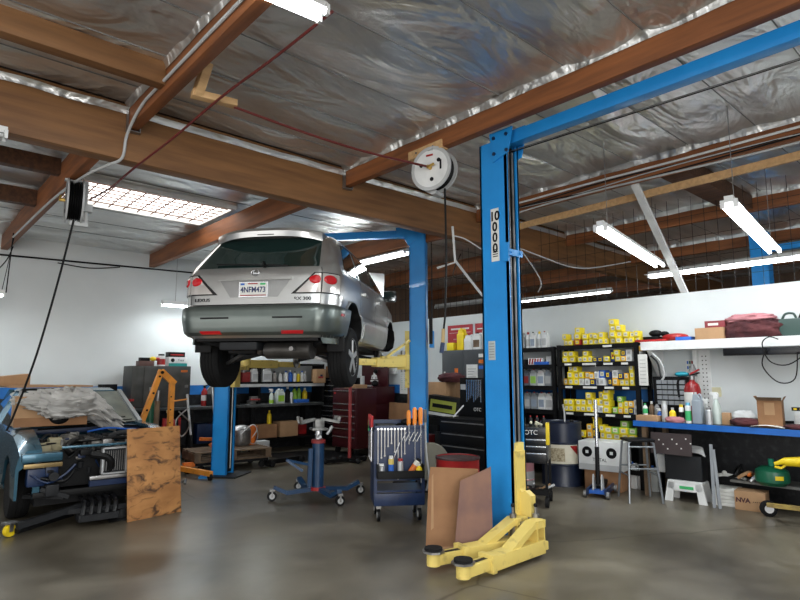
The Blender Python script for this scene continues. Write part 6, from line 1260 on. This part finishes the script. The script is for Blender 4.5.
for s_ in (-1, 1):
    for y, r_ in ((-.1, .045), (.42, .05)): m = MB(); m.cyl((s_ * .14 - .018, y, r_), (s_ * .14 + .018, y, r_), r_, STEEL); m.obj('wheel', fj)
m = MB(); m.bar((0, .08, .1), (0, .4, .13), .08, .05, BLK); m.cyl((0, .4, .13), (0, .4, .16), .045, BLK); m.obj('lifting_arm', fj)
st = thing('folding_stool', 'tall grey metal stool with black seat standing before the bench', 'stool', (7.17, 3.54, 0), -45)
m = MB(); m.cbox((0, 0, .735), (.34, .30, .03), BLK, b=.012); m.obj('seat', st)
GT = mat('stool_grey', (.26, .28, .30), .35, .6)
for x, y in ((-1, -1), (1, -1), (-1, 1), (1, 1)): m = MB(); m.loft([((x * .20, y * .21, 0), .014), ((x * .15, y * .13, .70), .014), ((x * .12, y * .12, .725), .014)], GT, 8); m.obj('leg', st)
m = MB(); m.tube([(-.17, -.165, .40), (.17, -.165, .40)], .010, GT); m.tube([(-.17, .165, .40), (.17, .165, .40)], .010, GT); m.tube([(-.18, -.18, .32), (-.18, .18, .32)], .010, GT); m.tube([(.18, -.18, .32), (.18, .18, .32)], .010, GT); m.tube([(-.15, -.14, .66), (.15, -.14, .66)], .012, GT); m.obj('hand_rung', st)
bd = thing('folded_crate', 'black lidded crate on the white step stool under the bench', 'crate', (7.50, 3.12, .25), -85)
m = MB(); m.box(-.23, .20, 0, .25, 0, .30, DARK, b=.006); m.obj('body', bd)
ssb = thing('step_stool', 'white plastic step stool with green label under the black crate', 'stool', (7.45, 3.10, 0), -85)
m = MB(); m.box(-.20, .20, -.02, .24, .22, .25, WHT, b=.008); m.box(-.11, .11, -.026, -.02, .14, .21, WHT); m.prism([(-.19, .23), (.19, .23), (.2, .16), (.1, .13), (-.1, .13), (-.2, .16)], WHT, -.02, -.005); m.obj('top', ssb)
for s_ in (-1, 1):
    m = MB(); m.prism([(s_ * .20, .23), (s_ * .12, .23), (s_ * .15, 0), (s_ * .245, 0)], WHT, -.02, .0); m.obj('leg', ssb); m = MB(); m.prism([(s_ * .20, .23), (s_ * .12, .23), (s_ * .15, 0), (s_ * .245, 0)], WHT, .22, .24); m.obj('leg', ssb)
m = MB(); m.box(-.06, .10, -.030, -.026, .16, .195, LGREEN); m.obj('label', ssb)
o = leaner('spotted_board', 'dark brown spotted metal panel leaning above the black crate', 'panel', (7.40, 3.48, .56), (7.40, 2.98, .56), .26, 6, mat('panel_brown', (.05, .035, .035), .5))
for i in range(9): m = MB(); m.box(-.008, .008, -.009, -.007, -.008, .008, PAPER); q_ = m.obj('splatter', o); q_.location = (.05 + .055 * i, 0, .05 + .17 * ((i * 37) % 10) / 10)
carton('white_parts_box', 'low white tub behind the stool legs under the bench', 'tub', 7.72, 3.42, .30, .2, .2, .22, WHT, rz=-85)
m = MB()
for i in range(6): m.tube(drape([(-.22 + .01 * i, .02 * i, .0 + .012 * i), (-.1, .03 * i, .05 + .01 * i), (.12, .02 * i, .04 + .012 * i), (.2 - .01 * i, .02 * i, .0 + .012 * i)]), .008, LGREY, 5)
tag(m.obj('coiled_tubing', None, (7.48, 3.06, .56), -85), 'pale tubing coiled on the black crate', 'hose')
for i, (y, ln, tp) in enumerate(((2.76, .72, .02), (2.70, .66, .06))):
    m = MB(); m.bar((7.40, y, 0), (7.47, y + tp, ln), .035, .02, GT); tag(m.obj('metal_bar'), ['left', 'right'][i] + ' grey metal bar leaning beside the white step stool', 'bar')
for i in range(5): carton('paper_pad', 'white pad, %s up in the floor stack left of the brown carton' % ORD[i], 'paper', 7.74, 2.73, .04 * i, .26 - .01 * (i % 2), .3, .036, PAPER, rz=-88 + 3 * (i % 3), group='white pads stacked on the floor')
nv = carton('cardboard_box', 'brown carton printed NVA on the floor under the bench', 'box', 7.66, 2.44, 0, .31, .26, .21, CARD2, rz=-82); text('NVA', .07, DRED, nv, (-.07, -.1315, .11), bold=.003); m = MB()
for i in range(6): m.box(.03 + .02 * i, .04 + .02 * i, -.1325, -.13, .10, .108, DARK)
m.obj('print_line', nv)
nv2 = thing('air_tank', 'round dark green portable tank with yellow label under the bench', 'tank', (7.68, 2.22, .30))
m = MB(); m.lathe([(.0, 0), (.13, .0), (.17, .04), (.175, .10), (.165, .16), (.11, .205), (0, .215)], GREEN, seg=28); m.obj('body', nv2); m = MB(); m.cyl((0, 0, .2), (0, 0, .29), .03, mat('cap_green', (.02, .3, .18), .4)); m.obj('cap', nv2)
m = MB(); m.grid(lambda i, j: (.177 * math.cos(R(205 + 28 * i)), .177 * math.sin(R(205 + 28 * i)), .075 + .045 * j), 8, 1, YEL2); m.obj('label', nv2)
fn = thing('funnel', 'yellow plastic funnel lying above the green tank', 'funnel', (7.45, 2.02, .60), -70)
m = MB(); m.loft([((-.10, 0, -.03), .018), ((-.02, 0, 0), .03), ((.0, 0, 0), .045), ((.42, 0, .02), .075)], YEL2, 18); m.obj('cone', fn); m = MB(); m.tube([(.0, 0, -.04), (-.04, 0, -.07), (-.1, 0, -.06)], .014, YEL2); m.obj('spout', fn)
cr_ = thing('creeper', 'black mechanic creeper with yellow side rail at the lower right frame edge', 'creeper', (7.15, 1.72, 0), -80)
m = MB(); m.box(-.42, .75, .1, .16, .14, .18, mat('worn_yellow', (.45, .32, .07), .6, c2=(.2, .14, .05), scale=10)); m.obj('rail', cr_); m = MB(); m.box(.05, .9, -.28, .08, .17, .24, BLK, b=.02); m.box(.0, .8, -.32, -.1, .30, .42, DARK, b=.04); m.obj('bed', cr_)
for x, y in ((-.02, -.30), (.5, -.30), (-.02, .05), (.6, .1)): m = MB(); m.cyl((x - .02, y, .045), (x + .02, y, .045), .045, BLK); m.box(x - .02, x + .02, y - .02, y + .02, .08, .17, BLK); m.obj('caster', cr_)
m = MB(); m.lathe([(.06, -.03), (.085, -.02), (.085, .02), (.06, .03), (.0, .03)], RUB, (0, 0, .085), 22, ax='y'); m.lathe([(.045, -.034), (.045, .034)], ALU, (0, 0, .085), 16, ax='y'); tag(m.obj('spare_wheel', None, (7.40, 2.20, 0), -60), 'small black wheel with metal hub right of the NVA carton', 'wheel')
for i, (y, z, mt, nm) in enumerate(((2.70, .29, PAPER, 'white'), (2.55, .29, BLK, 'black'), (2.48, .31, CARD2, 'tan'), (2.40, .29, ALU, 'silver'), (2.62, .34, BLK, 'slim black'))):
    m = MB(); m.tube(drape([(-.16, 0, .02), (-.05, -.05, .05 + .02 * i), (.08, .03, .03), (.16, 0, .02)]), .02, mt, 8); m.ball((-.05, -.05, .07), .03, ORG if i == 2 else mt); tag(m.obj('loose_part', None, (7.80, y, z), -90 + 25 * i), nm + ' loose part heaped on the low shelf under the bench', 'car part')
for i, (x, y, h_, mt, nm) in enumerate(((7.85, 3.95, .35, WHT, 'white'), (7.85, 3.80, .30, LGREY, 'grey'), (7.85, 3.66, .33, MATS['jug_clear'], 'clear'))): jug('floor_jug', nm + ' jug standing on the floor behind the stool', 'jug', x, y, 0, .14, .12, h_, mt, BLUEL, rz=-90)
